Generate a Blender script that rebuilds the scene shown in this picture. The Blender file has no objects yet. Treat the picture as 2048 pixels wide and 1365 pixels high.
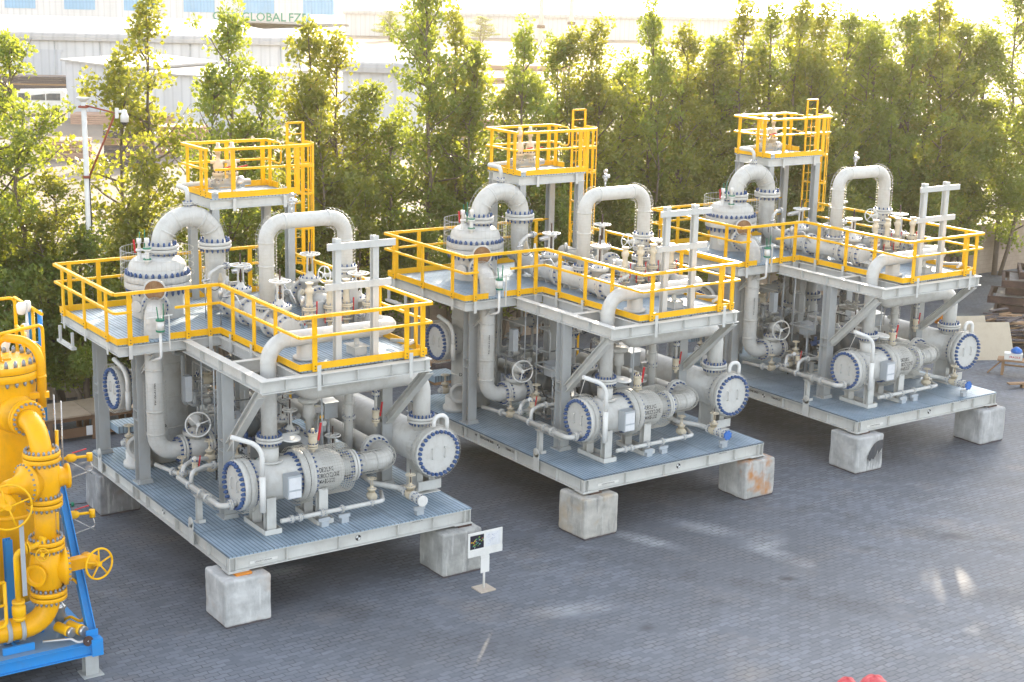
import bpy, math, random
import numpy as np
from mathutils import Vector, Matrix
V = Vector
R = random.Random(7)
sc = bpy.context.scene
col = sc.collection
PI = math.pi

# ------------------------------------------------------------------ materials
def nt(name):
    m = bpy.data.materials.new(name); m.use_nodes = True
    t = m.node_tree; t.nodes.clear()
    out = t.nodes.new('ShaderNodeOutputMaterial')
    return m, t, out
def N(t, kind, **kw):
    n = t.nodes.new(kind)
    for k, v in kw.items():
        if k.startswith('i_'):
            key = k[2:]
            key = int(key) if key.isdigit() else key.replace('_', ' ')
            n.inputs[key].default_value = v
        else: setattr(n, k, v)
    return n
def L(t, a, b): t.links.new(a, b)
def c4(c): return (c[0], c[1], c[2], 1)
def math_n(t, op, a, b=None):
    n = N(t, 'ShaderNodeMath', operation=op)
    for i, x in enumerate((a, b)):
        if x is None: continue
        if isinstance(x, (int, float)): n.inputs[i].default_value = x
        else: L(t, x, n.inputs[i])
    return n.outputs[0]
def mixc(t, fac, a, b, blend='MIX'):
    n = N(t, 'ShaderNodeMix', data_type='RGBA', blend_type=blend)
    if isinstance(fac, (int, float)): n.inputs[0].default_value = fac
    else: L(t, fac, n.inputs[0])
    for i, x in ((6, a), (7, b)):
        if isinstance(x, tuple): n.inputs[i].default_value = c4(x)
        else: L(t, x, n.inputs[i])
    return n.outputs[2]
def ramp(t, x, lo, hi):
    n = N(t, 'ShaderNodeMapRange', i_1=lo, i_2=hi); L(t, x, n.inputs[0]); return n.outputs[0]
def noise(t, vec, scale, detail=3, rough=.55):
    n = N(t, 'ShaderNodeTexNoise', i_Scale=scale, i_Detail=detail, i_Roughness=rough)
    if vec is not None: L(t, vec, n.inputs['Vector'])
    return n.outputs['Fac']
def ocoord(t): return N(t, 'ShaderNodeTexCoord').outputs['Object']
def vmap(t, vec, scale=(1, 1, 1), rot=(0, 0, 0)):
    n = N(t, 'ShaderNodeMapping'); n.inputs['Scale'].default_value = scale; n.inputs['Rotation'].default_value = rot
    L(t, vec, n.inputs['Vector']); return n.outputs[0]

def paint(name, c, rough=.42, dirt=(.30, .27, .22), amount=.35, metal=0., scale=2.5, bump=0.0):
    m, t, out = nt(name)
    b = N(t, 'ShaderNodeBsdfPrincipled', i_Roughness=rough, i_Metallic=metal); b.inputs['Specular IOR Level'].default_value = .3
    o = ocoord(t)
    n1 = noise(t, o, scale, 5, .65); n2 = noise(t, vmap(t, o, (9, 9, 1.2)), 1.3, 4)
    f = math_n(t, 'MULTIPLY', ramp(t, n1, .48, .80), amount)
    f2 = math_n(t, 'MULTIPLY', ramp(t, n2, .56, .80), amount * .7)
    f = math_n(t, 'MAXIMUM', f, f2)
    L(t, mixc(t, f, c, dirt), b.inputs['Base Color'])
    L(t, math_n(t, 'ADD', math_n(t, 'MULTIPLY', n1, .3), rough - .15), b.inputs['Roughness'])
    if bump:
        bp = N(t, 'ShaderNodeBump', i_Strength=bump, i_Distance=.01); L(t, noise(t, o, 30, 4), bp.inputs['Height']); L(t, bp.outputs[0], b.inputs['Normal'])
    L(t, b.outputs[0], out.inputs[0]); return m

M = {}
M['grey'] = paint('pale_grey_paint', (.62, .61, .565))
M['pipe'] = paint('pipe_grey_paint', (.62, .605, .56), .38, (.36, .31, .24), amount=.45, scale=4)
M['column'] = paint('structural_and_shade_grey', (.43, .44, .43), .5)  # mid grey for columns; on under-deck pipes it stands in for shade
M['white'] = paint('white_paint', (.78, .76, .71), .45)
M['yellow'] = paint('safety_yellow_paint', (.95, .50, .002), .42, (.50, .27, .06), .45)
M['yellow_pipe'] = paint('amber_pipe_paint', (.95, .45, .002), .35, (.48, .22, .03), .5)
M['blue_bolt'] = paint('blue_coated_steel', (.05, .105, .25), .4, (.05, .06, .1), .4)
M['steel_bolt'] = paint('zinc_bolts', (.30, .34, .40), .35, metal=.4)
M['blue'] = paint('skid_blue_paint', (.03, .27, .66), .45, (.1, .2, .35), .4)
M['cream'] = paint('cream_valve_coating', (.66, .57, .42), .5, (.3, .2, .1), .5)
M['stainless'] = paint('stainless_steel', (.55, .54, .52), .3, metal=.75)
M['galv'] = paint('galvanised_steel', (.50, .53, .55), .45, metal=.35)
M['wire'] = paint('guard_wire', (.58, .56, .50), .5, metal=.1)
M['dark'] = paint('dark_insulation_and_shade', (.10, .115, .12), .6)  # insulation colour; also darkens some small-bore pipes in place of shade
M['black'] = paint('black_plastic', (.015, .015, .017), .5)
M['red'] = paint('red_lever', (.55, .02, .03), .45)
M['green'] = paint('green_gasket', (.02, .22, .12), .5)
M['rubber'] = paint('gasket_line', (.03, .03, .03), .7)
M['rust'] = paint('rusted_steel', (.075, .048, .042), .8, (.17, .10, .075), .7, bump=.4)
M['wood'] = paint('bare_timber', (.33, .20, .11), .75, (.2, .12, .07), .6)
M['wood_pink'] = paint('planed_timber', (.52, .33, .24), .75, (.3, .17, .12), .5)
M['wood_dark'] = paint('weathered_timber', (.10, .085, .09), .85, (.2, .16, .14), .6)
M['ply'] = paint('plywood_sheet', (.52, .44, .33), .7, (.3, .22, .14), .4)
M['orange'] = paint('orange_enamel', (.75, .25, .02), .45)
M['bark'] = paint('tree_bark', (.16, .125, .095), .9, (.28, .25, .2), .6, bump=.5)
M['glass'] = paint('dark_window_glass', (.03, .04, .05), .1)
M['tyre'] = paint('tyre_rubber', (.02, .02, .02), .8)
M['blue_cap'] = paint('blue_plastic_cap', (.02, .16, .55), .4)
M['red_fabric'] = paint('red_tarpaulin', (.65, .09, .10), .55, (.8, .35, .33), .6)
M['logo_white'] = paint('logo_white', (.8, .8, .78), .5)
M['ink'] = paint('stencil_ink', (.02, .02, .022), .6)
M['brown_board'] = paint('fibreboard_cover', (.25, .13, .06), .8, (.5, .35, .2), .7, scale=9)
M['paper'] = paint('paper_sheet', (.72, .72, .72), .7)

def mat_grating():
    m, t, out = nt('galvanised_grating')
    b = N(t, 'ShaderNodeBsdfPrincipled', i_Metallic=.25, i_Roughness=.5)
    o = ocoord(t); s = N(t, 'ShaderNodeSeparateXYZ'); L(t, o, s.inputs[0])
    fx = math_n(t, 'FRACT', math_n(t, 'MULTIPLY', s.outputs[0], 1 / .095))
    gap = math_n(t, 'GREATER_THAN', fx, .72)
    fx2 = math_n(t, 'FRACT', math_n(t, 'MULTIPLY', s.outputs[0], 1 / 1.03)); j1 = math_n(t, 'LESS_THAN', fx2, .018)
    fy = math_n(t, 'FRACT', math_n(t, 'MULTIPLY', s.outputs[1], 1 / 1.63)); j2 = math_n(t, 'LESS_THAN', fy, .012)
    j = math_n(t, 'MAXIMUM', j1, j2)
    n1 = noise(t, o, 1.4, 5, .6); n2 = noise(t, o, 9, 3)
    base = mixc(t, ramp(t, n1, .35, .7), (.27, .37, .455), (.42, .53, .63))  # bluish tone puts the sky's reflection into the steel's base colour
    base = mixc(t, math_n(t, 'MULTIPLY', ramp(t, n2, .6, .85), .35), base, (.16, .15, .13))
    base = mixc(t, math_n(t, 'MULTIPLY', gap, .55), base, (.03, .04, .055))
    base = mixc(t, math_n(t, 'MULTIPLY', j, .7), base, (.05, .06, .07))
    L(t, base, b.inputs['Base Color'])
    bp = N(t, 'ShaderNodeBump', i_Strength=.6, i_Distance=.02); L(t, math_n(t, 'SUBTRACT', 1, gap), bp.inputs['Height']); L(t, bp.outputs[0], b.inputs['Normal'])
    L(t, b.outputs[0], out.inputs[0]); return m
M['grating'] = mat_grating()

def mat_concrete(name, seed, stain=(.42, .2, .08), amount=.5, dark=.3, c=(.56, .545, .51)):
    m, t, out = nt(name)
    b = N(t, 'ShaderNodeBsdfPrincipled', i_Roughness=.85)
    o = ocoord(t)
    mp = N(t, 'ShaderNodeMapping'); mp.inputs['Location'].default_value = (seed * 3.1, seed * 1.7, seed * .9); L(t, o, mp.inputs[0]); o = mp.outputs[0]
    n1 = noise(t, o, 2.0, 6, .6); st = noise(t, vmap(t, o, (5, 5, .8)), 1.5, 5, .6); n3 = noise(t, o, 1.3, 3); n4 = noise(t, o, 40, 3); n5 = noise(t, vmap(t, o, (9, 9, 1.1)), 1.1, 4)
    base = mixc(t, ramp(t, n1, .3, .7), tuple(x * .55 for x in c), tuple(x * 1.02 for x in c))
    base = mixc(t, math_n(t, 'MULTIPLY', ramp(t, n3, .56, .68), amount), base, stain)
    base = mixc(t, math_n(t, 'MULTIPLY', ramp(t, st, .57, .72), dark), base, (.16, .16, .165))
    base = mixc(t, math_n(t, 'MULTIPLY', ramp(t, n5, .58, .7), .5), base, (.70, .69, .66))
    L(t, base, b.inputs['Base Color'])
    bp = N(t, 'ShaderNodeBump', i_Strength=.35, i_Distance=.02); L(t, math_n(t, 'ADD', n4, math_n(t, 'MULTIPLY', n1, 2)), bp.inputs['Height']); L(t, bp.outputs[0], b.inputs['Normal'])
    L(t, b.outputs[0], out.inputs[0]); return m

def mat_paving():
    m, t, out = nt('interlocking_pavers')
    b = N(t, 'ShaderNodeBsdfPrincipled', i_Roughness=.75)
    o = ocoord(t); o2 = vmap(t, o, rot=(0, 0, -.62))
    s = N(t, 'ShaderNodeSeparateXYZ'); L(t, o2, s.inputs[0])
    tri = math_n(t, 'PINGPONG', s.outputs[0], .125); tri2 = math_n(t, 'PINGPONG', math_n(t, 'ADD', s.outputs[1], 500), .125)
    cb = N(t, 'ShaderNodeCombineXYZ')
    L(t, math_n(t, 'ADD', s.outputs[0], math_n(t, 'MULTIPLY', tri2, .12)), cb.inputs[0])
    L(t, math_n(t, 'ADD', s.outputs[1], math_n(t, 'MULTIPLY', tri, .22)), cb.inputs[1])
    br = N(t, 'ShaderNodeTexBrick', offset=.5, i_Scale=1., i_Mortar_Size=.010, i_Mortar_Smooth=.3, i_Bias=0., i_Brick_Width=.30, i_Row_Height=.15)
    br.inputs['Color1'].default_value = (0, 0, 0, 1); br.inputs['Color2'].default_value = (1, 1, 1, 1); br.inputs['Mortar'].default_value = (.5, .5, .5, 1)
    L(t, cb.outputs[0], br.inputs['Vector'])
    n1 = noise(t, o, .16, 5, .6); n2 = noise(t, o, 1.1, 5, .65); n3 = noise(t, o, 14, 3); n4 = noise(t, vmap(t, o2, (.35, 1.3, 1)), .9, 5, .7); n5 = noise(t, o, .5, 4, .6)
    base = mixc(t, br.outputs['Color'], (.122, .136, .162), (.172, .190, .220))
    base = mixc(t, math_n(t, 'MULTIPLY', ramp(t, n1, .42, .60), .65), base, (.105, .113, .128))
    base = mixc(t, math_n(t, 'MULTIPLY', ramp(t, n2, .5, .75), .35), base, (.20, .195, .195))
    base = mixc(t, math_n(t, 'MULTIPLY', ramp(t, n4, .58, .76), .5), base, (.30, .32, .34))
    base = mixc(t, math_n(t, 'MULTIPLY', ramp(t, n5, .55, .75), .5), base, (.25, .225, .20))
    base = mixc(t, math_n(t, 'MULTIPLY', ramp(t, n3, .55, .8), .25), base, (.07, .075, .085))
    # scuffs and oil marks with a place of their own
    def blob(x, y, r, stretch, ang):
        mp = N(t, 'ShaderNodeMapping', vector_type='TEXTURE'); mp.inputs['Location'].default_value = (x, y, 0); mp.inputs['Rotation'].default_value = (0, 0, ang); mp.inputs['Scale'].default_value = (r * stretch, r, 1)
        L(t, o, mp.inputs[0]); ln = N(t, 'ShaderNodeVectorMath', operation='LENGTH')
        s_ = N(t, 'ShaderNodeSeparateXYZ'); L(t, mp.outputs[0], s_.inputs[0]); c_ = N(t, 'ShaderNodeCombineXYZ'); L(t, s_.outputs[0], c_.inputs[0]); L(t, s_.outputs[1], c_.inputs[1])
        L(t, c_.outputs[0], ln.inputs[0])
        return math_n(t, 'MULTIPLY', ramp(t, ln.outputs['Value'], 1, .2), ramp(t, n4, .35, .62))
    wv = N(t, 'ShaderNodeTexWave', wave_type='RINGS', i_Scale=.055, i_Distortion=2.5, i_Detail=2., i_Detail_Scale=.6); L(t, vmap(t, o, rot=(0, 0, .5)), wv.inputs['Vector'])
    base = mixc(t, math_n(t, 'MULTIPLY', ramp(t, wv.outputs['Fac'], .90, .99), math_n(t, 'MULTIPLY', ramp(t, n2, .4, .6), .38)), base, (.055, .058, .066))
    for args in SCUFFS: base = mixc(t, math_n(t, 'MULTIPLY', blob(*args), .75), base, (.42, .44, .45))
    for args in OILS: base = mixc(t, math_n(t, 'MULTIPLY', blob(*args), .8), base, (.035, .036, .042))
    base = mixc(t, math_n(t, 'MULTIPLY', math_n(t, 'MULTIPLY', br.outputs['Fac'], ramp(t, n2, .3, .6)), .9), base, (.03, .032, .036))
    L(t, base, b.inputs['Base Color'])
    bp = N(t, 'ShaderNodeBump', i_Strength=.3, i_Distance=.01); L(t, math_n(t, 'SUBTRACT', math_n(t, 'MULTIPLY', n3, .3), br.outputs['Fac']), bp.inputs['Height']); L(t, bp.outputs[0], b.inputs['Normal'])
    L(t, b.outputs[0], out.inputs[0]); return m

def mat_sand():
    m, t, out = nt('sandy_ground')
    b = N(t, 'ShaderNodeBsdfPrincipled', i_Roughness=.9)
    o = ocoord(t)
    base = mixc(t, ramp(t, noise(t, o, .05, 6, .6), .35, .65), (.17, .138, .108), (.23, .19, .15))
    base = mixc(t, math_n(t, 'MULTIPLY', ramp(t, noise(t, o, .5, 4), .55, .75), .4), base, (.3, .24, .18))
    L(t, base, b.inputs['Base Color']); L(t, b.outputs[0], out.inputs[0]); return m

def mat_block_wall():
    m, t, out = nt('rendered_blockwork')
    b = N(t, 'ShaderNodeBsdfPrincipled', i_Roughness=.85)
    o = ocoord(t); s = N(t, 'ShaderNodeSeparateXYZ'); L(t, o, s.inputs[0]); cb = N(t, 'ShaderNodeCombineXYZ'); L(t, s.outputs[0], cb.inputs[0]); L(t, s.outputs[2], cb.inputs[1])
    br = N(t, 'ShaderNodeTexBrick', i_Scale=1., i_Mortar_Size=.008, i_Brick_Width=.42, i_Row_Height=.21); L(t, cb.outputs[0], br.inputs['Vector'])
    n = noise(t, o, 1.2, 5, .6)
    base = mixc(t, ramp(t, n, .3, .7), (.34, .255, .185), (.46, .36, .27))
    base = mixc(t, math_n(t, 'MULTIPLY', br.outputs['Fac'], .35), base, (.2, .15, .11))
    L(t, base, b.inputs['Base Color']); L(t, b.outputs[0], out.inputs[0]); return m

def mat_corrugated(name, c, pitch=.3, axis=0, dark=.8):
    m, t, out = nt(name)
    b = N(t, 'ShaderNodeBsdfPrincipled', i_Roughness=.5)
    o = ocoord(t); s = N(t, 'ShaderNodeSeparateXYZ'); L(t, o, s.inputs[0])
    f = math_n(t, 'PINGPONG', math_n(t, 'ADD', s.outputs[axis], 500), pitch / 2); f = math_n(t, 'MULTIPLY', f, 2 / pitch)
    n = noise(t, vmap(t, o, (.4, .4, .05)), 2, 4)
    base = mixc(t, ramp(t, n, .4, .75), c, tuple(x * .85 for x in c))
    base = mixc(t, ramp(t, f, .35, .0), base, tuple(x * dark for x in c))
    L(t, base, b.inputs['Base Color'])
    bp = N(t, 'ShaderNodeBump', i_Strength=.6, i_Distance=.04); L(t, f, bp.inputs['Height']); L(t, bp.outputs[0], b.inputs['Normal'])
    L(t, b.outputs[0], out.inputs[0]); return m
M['clad'] = mat_corrugated('white_corrugated_cladding', (.62, .62, .62), .9)
M['clad_roof'] = mat_corrugated('white_roof_sheeting', (.42, .405, .39), 1.1)
M['clad_grey'] = mat_corrugated('grey_corrugated_cladding', (.55, .56, .58), .8)
M['panel_blue'] = mat_corrugated('pale_blue_panels', (.20, .42, .62), .5)
M['sign_green'] = paint('green_sign_letters', (.03, .25, .16), .5)

def mat_leaf(name, a, c, tr):
    m, t, out = nt(name)
    g = N(t, 'ShaderNodeNewGeometry'); oi = N(t, 'ShaderNodeObjectInfo')
    n = noise(t, ocoord(t), .9, 3)
    f = math_n(t, 'ADD', math_n(t, 'MULTIPLY', g.outputs['Random Per Island'], .6), math_n(t, 'MULTIPLY', ramp(t, n, .35, .65), .4))
    base = mixc(t, f, a, c)
    base = mixc(t, math_n(t, 'MULTIPLY', math_n(t, 'GREATER_THAN', g.outputs['Random Per Island'], .965), .8), base, (.22, .13, .03))
    hs = N(t, 'ShaderNodeHueSaturation'); L(t, base, hs.inputs['Color']); L(t, math_n(t, 'ADD', .8, math_n(t, 'MULTIPLY', oi.outputs['Random'], .4)), hs.inputs['Value'])
    d = N(t, 'ShaderNodeBsdfPrincipled', i_Roughness=.45); L(t, hs.outputs[0], d.inputs['Base Color'])
    tl = N(t, 'ShaderNodeBsdfTranslucent'); L(t, mixc(t, .8, hs.outputs[0], tr), tl.inputs[0])
    mx = N(t, 'ShaderNodeMixShader', i_0=.45); L(t, d.outputs[0], mx.inputs[1]); L(t, tl.outputs[0], mx.inputs[2])
    L(t, mx.outputs[0], out.inputs[0]); return m
M['leaf'] = mat_leaf('evergreen_leaves', (.042, .085, .025), (.14, .215, .055), (.52, .55, .03))
M['leaf2'] = mat_leaf('olive_leaves', (.052, .090, .026), (.17, .215, .055), (.60, .56, .03))

# ------------------------------------------------------------------ mesh builder
def perp(a):
    a = a.normalized(); u = V((0, 0, 1)) if abs(a.z) < .9 else V((1, 0, 0))
    x = u.cross(a).normalized(); return x, a.cross(x).normalized()
class MB:
    def __init__(s): s.seams = []; s.v = []; s.f = []; s.sm = []; s.mi = []; s.cur = 0
    def face(s, ids, sm=False): s.f.append(ids); s.sm.append(sm); s.mi.append(s.cur)
    def box(s, x0, y0, z0, x1, y1, z1):
        i = len(s.v); s.v += [V((x, y, z)) for z in (z0, z1) for y in (y0, y1) for x in (x0, x1)]
        for q in ((0, 2, 3, 1), (4, 5, 7, 6), (0, 1, 5, 4), (2, 6, 7, 3), (0, 4, 6, 2), (1, 3, 7, 5)): s.face([i + k for k in q])
        return s
    def cbox(s, c, sx, sy, sz): return s.box(c[0] - sx / 2, c[1] - sy / 2, c[2] - sz / 2, c[0] + sx / 2, c[1] + sy / 2, c[2] + sz / 2)
    def obox(s, o, ex, ey, ez):   # corner + three edge vectors
        i = len(s.v); o, ex, ey, ez = V(o), V(ex), V(ey), V(ez)
        s.v += [o + ex * a + ey * b + ez * c for c in (0, 1) for b in (0, 1) for a in (0, 1)]
        for q in ((0, 2, 3, 1), (4, 5, 7, 6), (0, 1, 5, 4), (2, 6, 7, 3), (0, 4, 6, 2), (1, 3, 7, 5)): s.face([i + k for k in q])
        return s
    def bar(s, p0, p1, w, h, up=(0, 0, 1)):   # rectangular bar, w sideways, h along up
        p0, p1, up = V(p0), V(p1), V(up); d = (p1 - p0); a = d.normalized(); x = a.cross(up)
        x = x.normalized() if x.length > 1e-4 else perp(a)[0]; y = x.cross(a).normalized()
        return s.obox(p0 - x * w / 2 - y * h / 2, x * w, d, y * h)
    def ibeam(s, p0, p1, w, h, up=(0, 0, 1), tf=.018, tw=.012):   # centre line p0-p1
        p0, p1, up = V(p0), V(p1), V(up); a = (p1 - p0).normalized(); x = a.cross(up).normalized(); y = x.cross(a).normalized()
        d = p1 - p0
        s.obox(p0 - x * w / 2 + y * (h / 2 - tf), x * w, d, y * tf); s.obox(p0 - x * w / 2 - y * h / 2, x * w, d, y * tf)
        s.obox(p0 - x * tw / 2 - y * (h / 2 - tf), x * tw, d, y * (h - 2 * tf)); return s
    def lathe(s, o, ax, prof, n=24, cap=True):   # prof [(t along axis, radius)]
        o, ax = V(o), V(ax).normalized(); x, y = perp(ax); rings = []
        for t, r in prof:
            i = len(s.v)
            s.v += [o + ax * t + (x * math.cos(2 * PI * k / n) + y * math.sin(2 * PI * k / n)) * r for k in range(n)]
            rings.append(i)
        last = None
        for j in range(len(rings) - 1):
            (t0, r0), (t1, r1) = prof[j], prof[j + 1]
            flat = abs(t1 - t0) < 1e-5
            for k in range(n):
                a, b = rings[j], rings[j + 1]; s.face([a + k, a + (k + 1) % n, b + (k + 1) % n, b + k], not flat)
        if cap:
            if prof[0][1] > 1e-4: s.face([rings[0] + k for k in range(n)][::-1])
            if prof[-1][1] > 1e-4: s.face([rings[-1] + k for k in range(n)])
        return s
    def cyl(s, p0, p1, r, n=16, r2=None):
        p0, p1 = V(p0), V(p1); return s.lathe(p0, p1 - p0, [(0, r), ((p1 - p0).length, r if r2 is None else r2)], n)
    def flange(s, o, ax, r, t, n=28):   # disc with slightly eased edge starting at o going along ax
        e = min(.008, t * .2); return s.lathe(o, ax, [(0, r - e), (e, r), (t - e, r), (t, r - e)], n)
    def bolts(s, o, ax, RR, n, r, l, seg=6, ph=0.):
        o, ax = V(o), V(ax).normalized(); x, y = perp(ax); s.ring(o, ax, RR, .003, 24, 3)
        for k in range(n):
            a = 2 * PI * (k + .5 + ph) / n; c = o + (x * math.cos(a) + y * math.sin(a)) * RR
            s.lathe(c, ax, [(0, r), (l * .62, r * .98), (l * .8, r * .72), (l * .8, r * .55), (l, r * .55)], seg)
        return s
    def path(s, pts, bend=0.):   # polyline with rounded corners
        pts = [V(p) for p in pts]; s.seams = []
        if bend <= 0: return pts
        out = [pts[0]]
        for i in range(1, len(pts) - 1):
            a, b, c = pts[i - 1], pts[i], pts[i + 1]; u, w = (a - b), (c - b)
            ang = u.angle(w); tl = bend / math.tan(ang / 2) if ang < PI - .01 else 0
            tl = min(tl, u.length * .5 if i > 1 else u.length * .98, w.length * .5 if i < len(pts) - 2 else w.length * .98)
            p, q = b + u.normalized() * tl, b + w.normalized() * tl; k = 8; s.seams += [(p, u.normalized()), (q, w.normalized())]
            h = 4 / 3 * math.tan((PI - ang) / 4) * math.tan(ang / 2) * tl if tl else 0
            c1, c2 = p - u.normalized() * h, q - w.normalized() * h
            for j in range(k + 1):
                f = j / k; out.append(p * (1 - f) ** 3 + c1 * 3 * f * (1 - f) ** 2 + c2 * 3 * f * f * (1 - f) + q * f ** 3)
        out.append(pts[-1]); return out
    def tube(s, pts, r, n=14, bend=0., cap=True):
        p = s.path(pts, bend); q = [p[0]]
        for a in p[1:]:
            if (a - q[-1]).length > 1e-4: q.append(a)
        p = q; rings = []; x = None
        for i, c in enumerate(p):
            a = (p[min(i + 1, len(p) - 1)] - p[max(i - 1, 0)]).normalized()
            if x is None: x, y = perp(a)
            else:
                x = (x - a * x.dot(a)); x = x.normalized() if x.length > 1e-6 else perp(a)[0]; y = a.cross(x)
            rr = r(i / max(1, len(p) - 1)) if callable(r) else r
            rings.append(len(s.v)); s.v += [c + (x * math.cos(2 * PI * k / n) + y * math.sin(2 * PI * k / n)) * rr for k in range(n)]
        for a, b in zip(rings, rings[1:]):
            for k in range(n): s.face([a + k, a + (k + 1) % n, b + (k + 1) % n, b + k], True)
        if cap: s.face([rings[0] + k for k in range(n)][::-1]); s.face([rings[-1] + k for k in range(n)])
        if not callable(r) and r > .12:   # weld beads where bends meet straight pipe
            for c, a in s.seams: s.lathe(c - a * .012, a, [(0, r), (.006, r + .005), (.018, r + .005), (.024, r)], n, cap=False)
        return s
    def ring(s, o, ax, RR, r, n=28, m=6, a0=0, a1=2 * PI, x=None):
        o, ax = V(o), V(ax).normalized()
        if x is None: x, y = perp(ax)
        else: x = V(x).normalized(); y = ax.cross(x)
        pts = [o + (x * math.cos(a0 + (a1 - a0) * k / n) + y * math.sin(a0 + (a1 - a0) * k / n)) * RR for k in range(n + 1)]
        return s.tube(pts, r, m)
    def wheel(s, o, ax, RR, r=.016, spokes=3, hub=.04, dish=.0, ph=.3):
        o, ax = V(o), V(ax).normalized(); x, y = perp(ax); s.ring(o, ax, RR, r)
        s.lathe(o - ax * (.03 + dish), ax, [(0, hub), (.06, hub)], 10)
        for k in range(spokes):
            a = 2 * PI * k / spokes + ph; e = o + (x * math.cos(a) + y * math.sin(a)) * RR; s.tube([o - ax * dish, e], r * .8, 6)
        return s
    def cage(s, pts, r, bend, pitch=.075, longs=10, w=.0035):   # welded wire guard round a pipe path
        p = s.path(pts, bend)
        # resample
        segs = []; acc = 0; out = [p[0]]
        for a, b in zip(p, p[1:]):
            d = (b - a).length
            while d > 1e-6 and acc + d >= pitch:
                f = (pitch - acc) / d; a = a.lerp(b, f); out.append(a.copy()); d = (b - a).length; acc = 0
            acc += d
        x = None; rails = [[] for _ in range(longs)]
        for i, c in enumerate(out):
            a = (out[min(i + 1, len(out) - 1)] - out[max(i - 1, 0)]).normalized()
            if x is None: x, y = perp(a)
            else: x = (x - a * x.dot(a)).normalized(); y = a.cross(x)
            s.ring(c, a, r, w, 18, 3, x=x)
            for k in range(longs): rails[k].append(c + (x * math.cos(2 * PI * k / longs) + y * math.sin(2 * PI * k / longs)) * r)
        for rl in rails:
            if len(rl) > 1: s.tube(rl, w, 3)
        return s
    def pieces(s):   # far-apart pieces of the mesh, so that each becomes an object of its own
        par = list(range(len(s.v)))
        def fd(a):
            while par[a] != a: par[a] = par[par[a]]; a = par[a]
            return a
        for f in s.f:
            a = fd(f[0])
            for b in f[1:]: par[fd(b)] = a
        isl = {}
        for k in range(len(s.v)): isl.setdefault(fd(k), []).append(k)
        ks = list(isl); n = len(ks)
        if n < 2 or n > 900: return None
        co = np.array([tuple(v) for v in s.v]); lo = np.array([co[isl[k]].min(0) for k in ks]); hi = np.array([co[isl[k]].max(0) for k in ks]); size = (hi - lo).max(1)
        gap = np.maximum(0, np.maximum(lo[:, None] - hi[None], lo[None] - hi[:, None])); near = np.sqrt((gap ** 2).sum(2)) <= np.maximum(.02,   .35 * np.maximum(size[:, None], size[None]))
        seen = [-1] * n; g = 0
        for k in range(n):
            if seen[k] >= 0: continue
            st = [k]; seen[k] = g
            while st:
                c = st.pop()
                for j in np.nonzero(near[c])[0]:
                    if seen[j] < 0: seen[j] = g; st.append(int(j))
            g += 1
        if g < 2: return None
        at = {}
        for k, g_ in zip(ks, seen):
            for v in isl[k]: at[v] = g_
        out = []
        for q in range(g):
            m = MB(); mp = {}
            for f, sm, mi in zip(s.f, s.sm, s.mi):
                if at[f[0]] != q: continue
                for v in f:
                    if v not in mp: mp[v] = len(m.v); m.v.append(s.v[v])
                m.f.append([mp[v] for v in f]); m.sm.append(sm); m.mi.append(mi)
            if m.f: out.append(m)
        return out
    def build(s, name, mats, parent=None, bevel=0):
        if parent is not None:
            ps = s.pieces()
            if ps and len(ps) > 1:
                ps.sort(key=lambda m: -len(m.f)); return [m.build1(name, mats, parent, bevel) for m in ps][0]
        return s.build1(name, mats, parent, bevel)
    def build1(s, name, mats, parent=None, bevel=0):
        me = bpy.data.meshes.new(name); me.from_pydata([tuple(a) for a in s.v], [], s.f)
        me.polygons.foreach_set('use_smooth', s.sm)
        if not isinstance(mats, (list, tuple)): mats = [mats]
        for m in mats: me.materials.append(M[m] if isinstance(m, str) else m)
        me.polygons.foreach_set('material_index', [min(k, len(mats) - 1) for k in s.mi])
        me.update()
        o = bpy.data.objects.new(name, me); col.objects.link(o)
        if parent is not None: o.parent = parent
        if bevel:
            b = o.modifiers.new('edge', 'BEVEL'); b.width = bevel; b.segments = 3
        return o

def thing(name, label, cat, loc=(0, 0, 0), rz=0, group=None):
    o = bpy.data.objects.new(name, None); col.objects.link(o); o.empty_display_size = .3
    o.location = loc; o.rotation_euler = (0, 0, rz); return tag(o, label, cat, group)
def tag(o, label, cat, group=None):
    o['label'] = label; o['category'] = cat
    if group: o['group'] = group
    return o
def struct(o): o['kind'] = 'structure'; return o
def copy_tree(o, parent=None):
    c = o.copy(); col.objects.link(c)
    if parent is not None: c.parent = parent
    for ch in list(o.children): copy_tree(ch, c)
    return c
def text_mesh(body, size, spacing=1.0):
    cu = bpy.data.curves.new('lettering', 'FONT'); cu.body = body; cu.size = size; cu.extrude = .0015; cu.align_x = 'CENTER'; cu.align_y = 'CENTER'; cu.space_character = spacing; cu.resolution_u = 2; cu.offset = .012 * size
    o = bpy.data.objects.new('lettering', cu); col.objects.link(o)
    dg = bpy.context.evaluated_depsgraph_get(); me = bpy.data.meshes.new_from_object(o.evaluated_get(dg)); bpy.data.objects.remove(o); return me
def text(body, size, o, xdir, ydir, mat, parent, spacing=1.0, name='lettering', bold=0):
    me = text_mesh(body, size, spacing); x, y = V(xdir).normalized(), V(ydir).normalized(); z = x.cross(y)
    for v in me.vertices: v.co = V(o) + x * v.co.x + y * v.co.y + z * v.co.z
    me.materials.clear(); me.materials.append(M[mat]); ob = bpy.data.objects.new(name, me); col.objects.link(ob); ob.parent = parent; return ob

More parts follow.
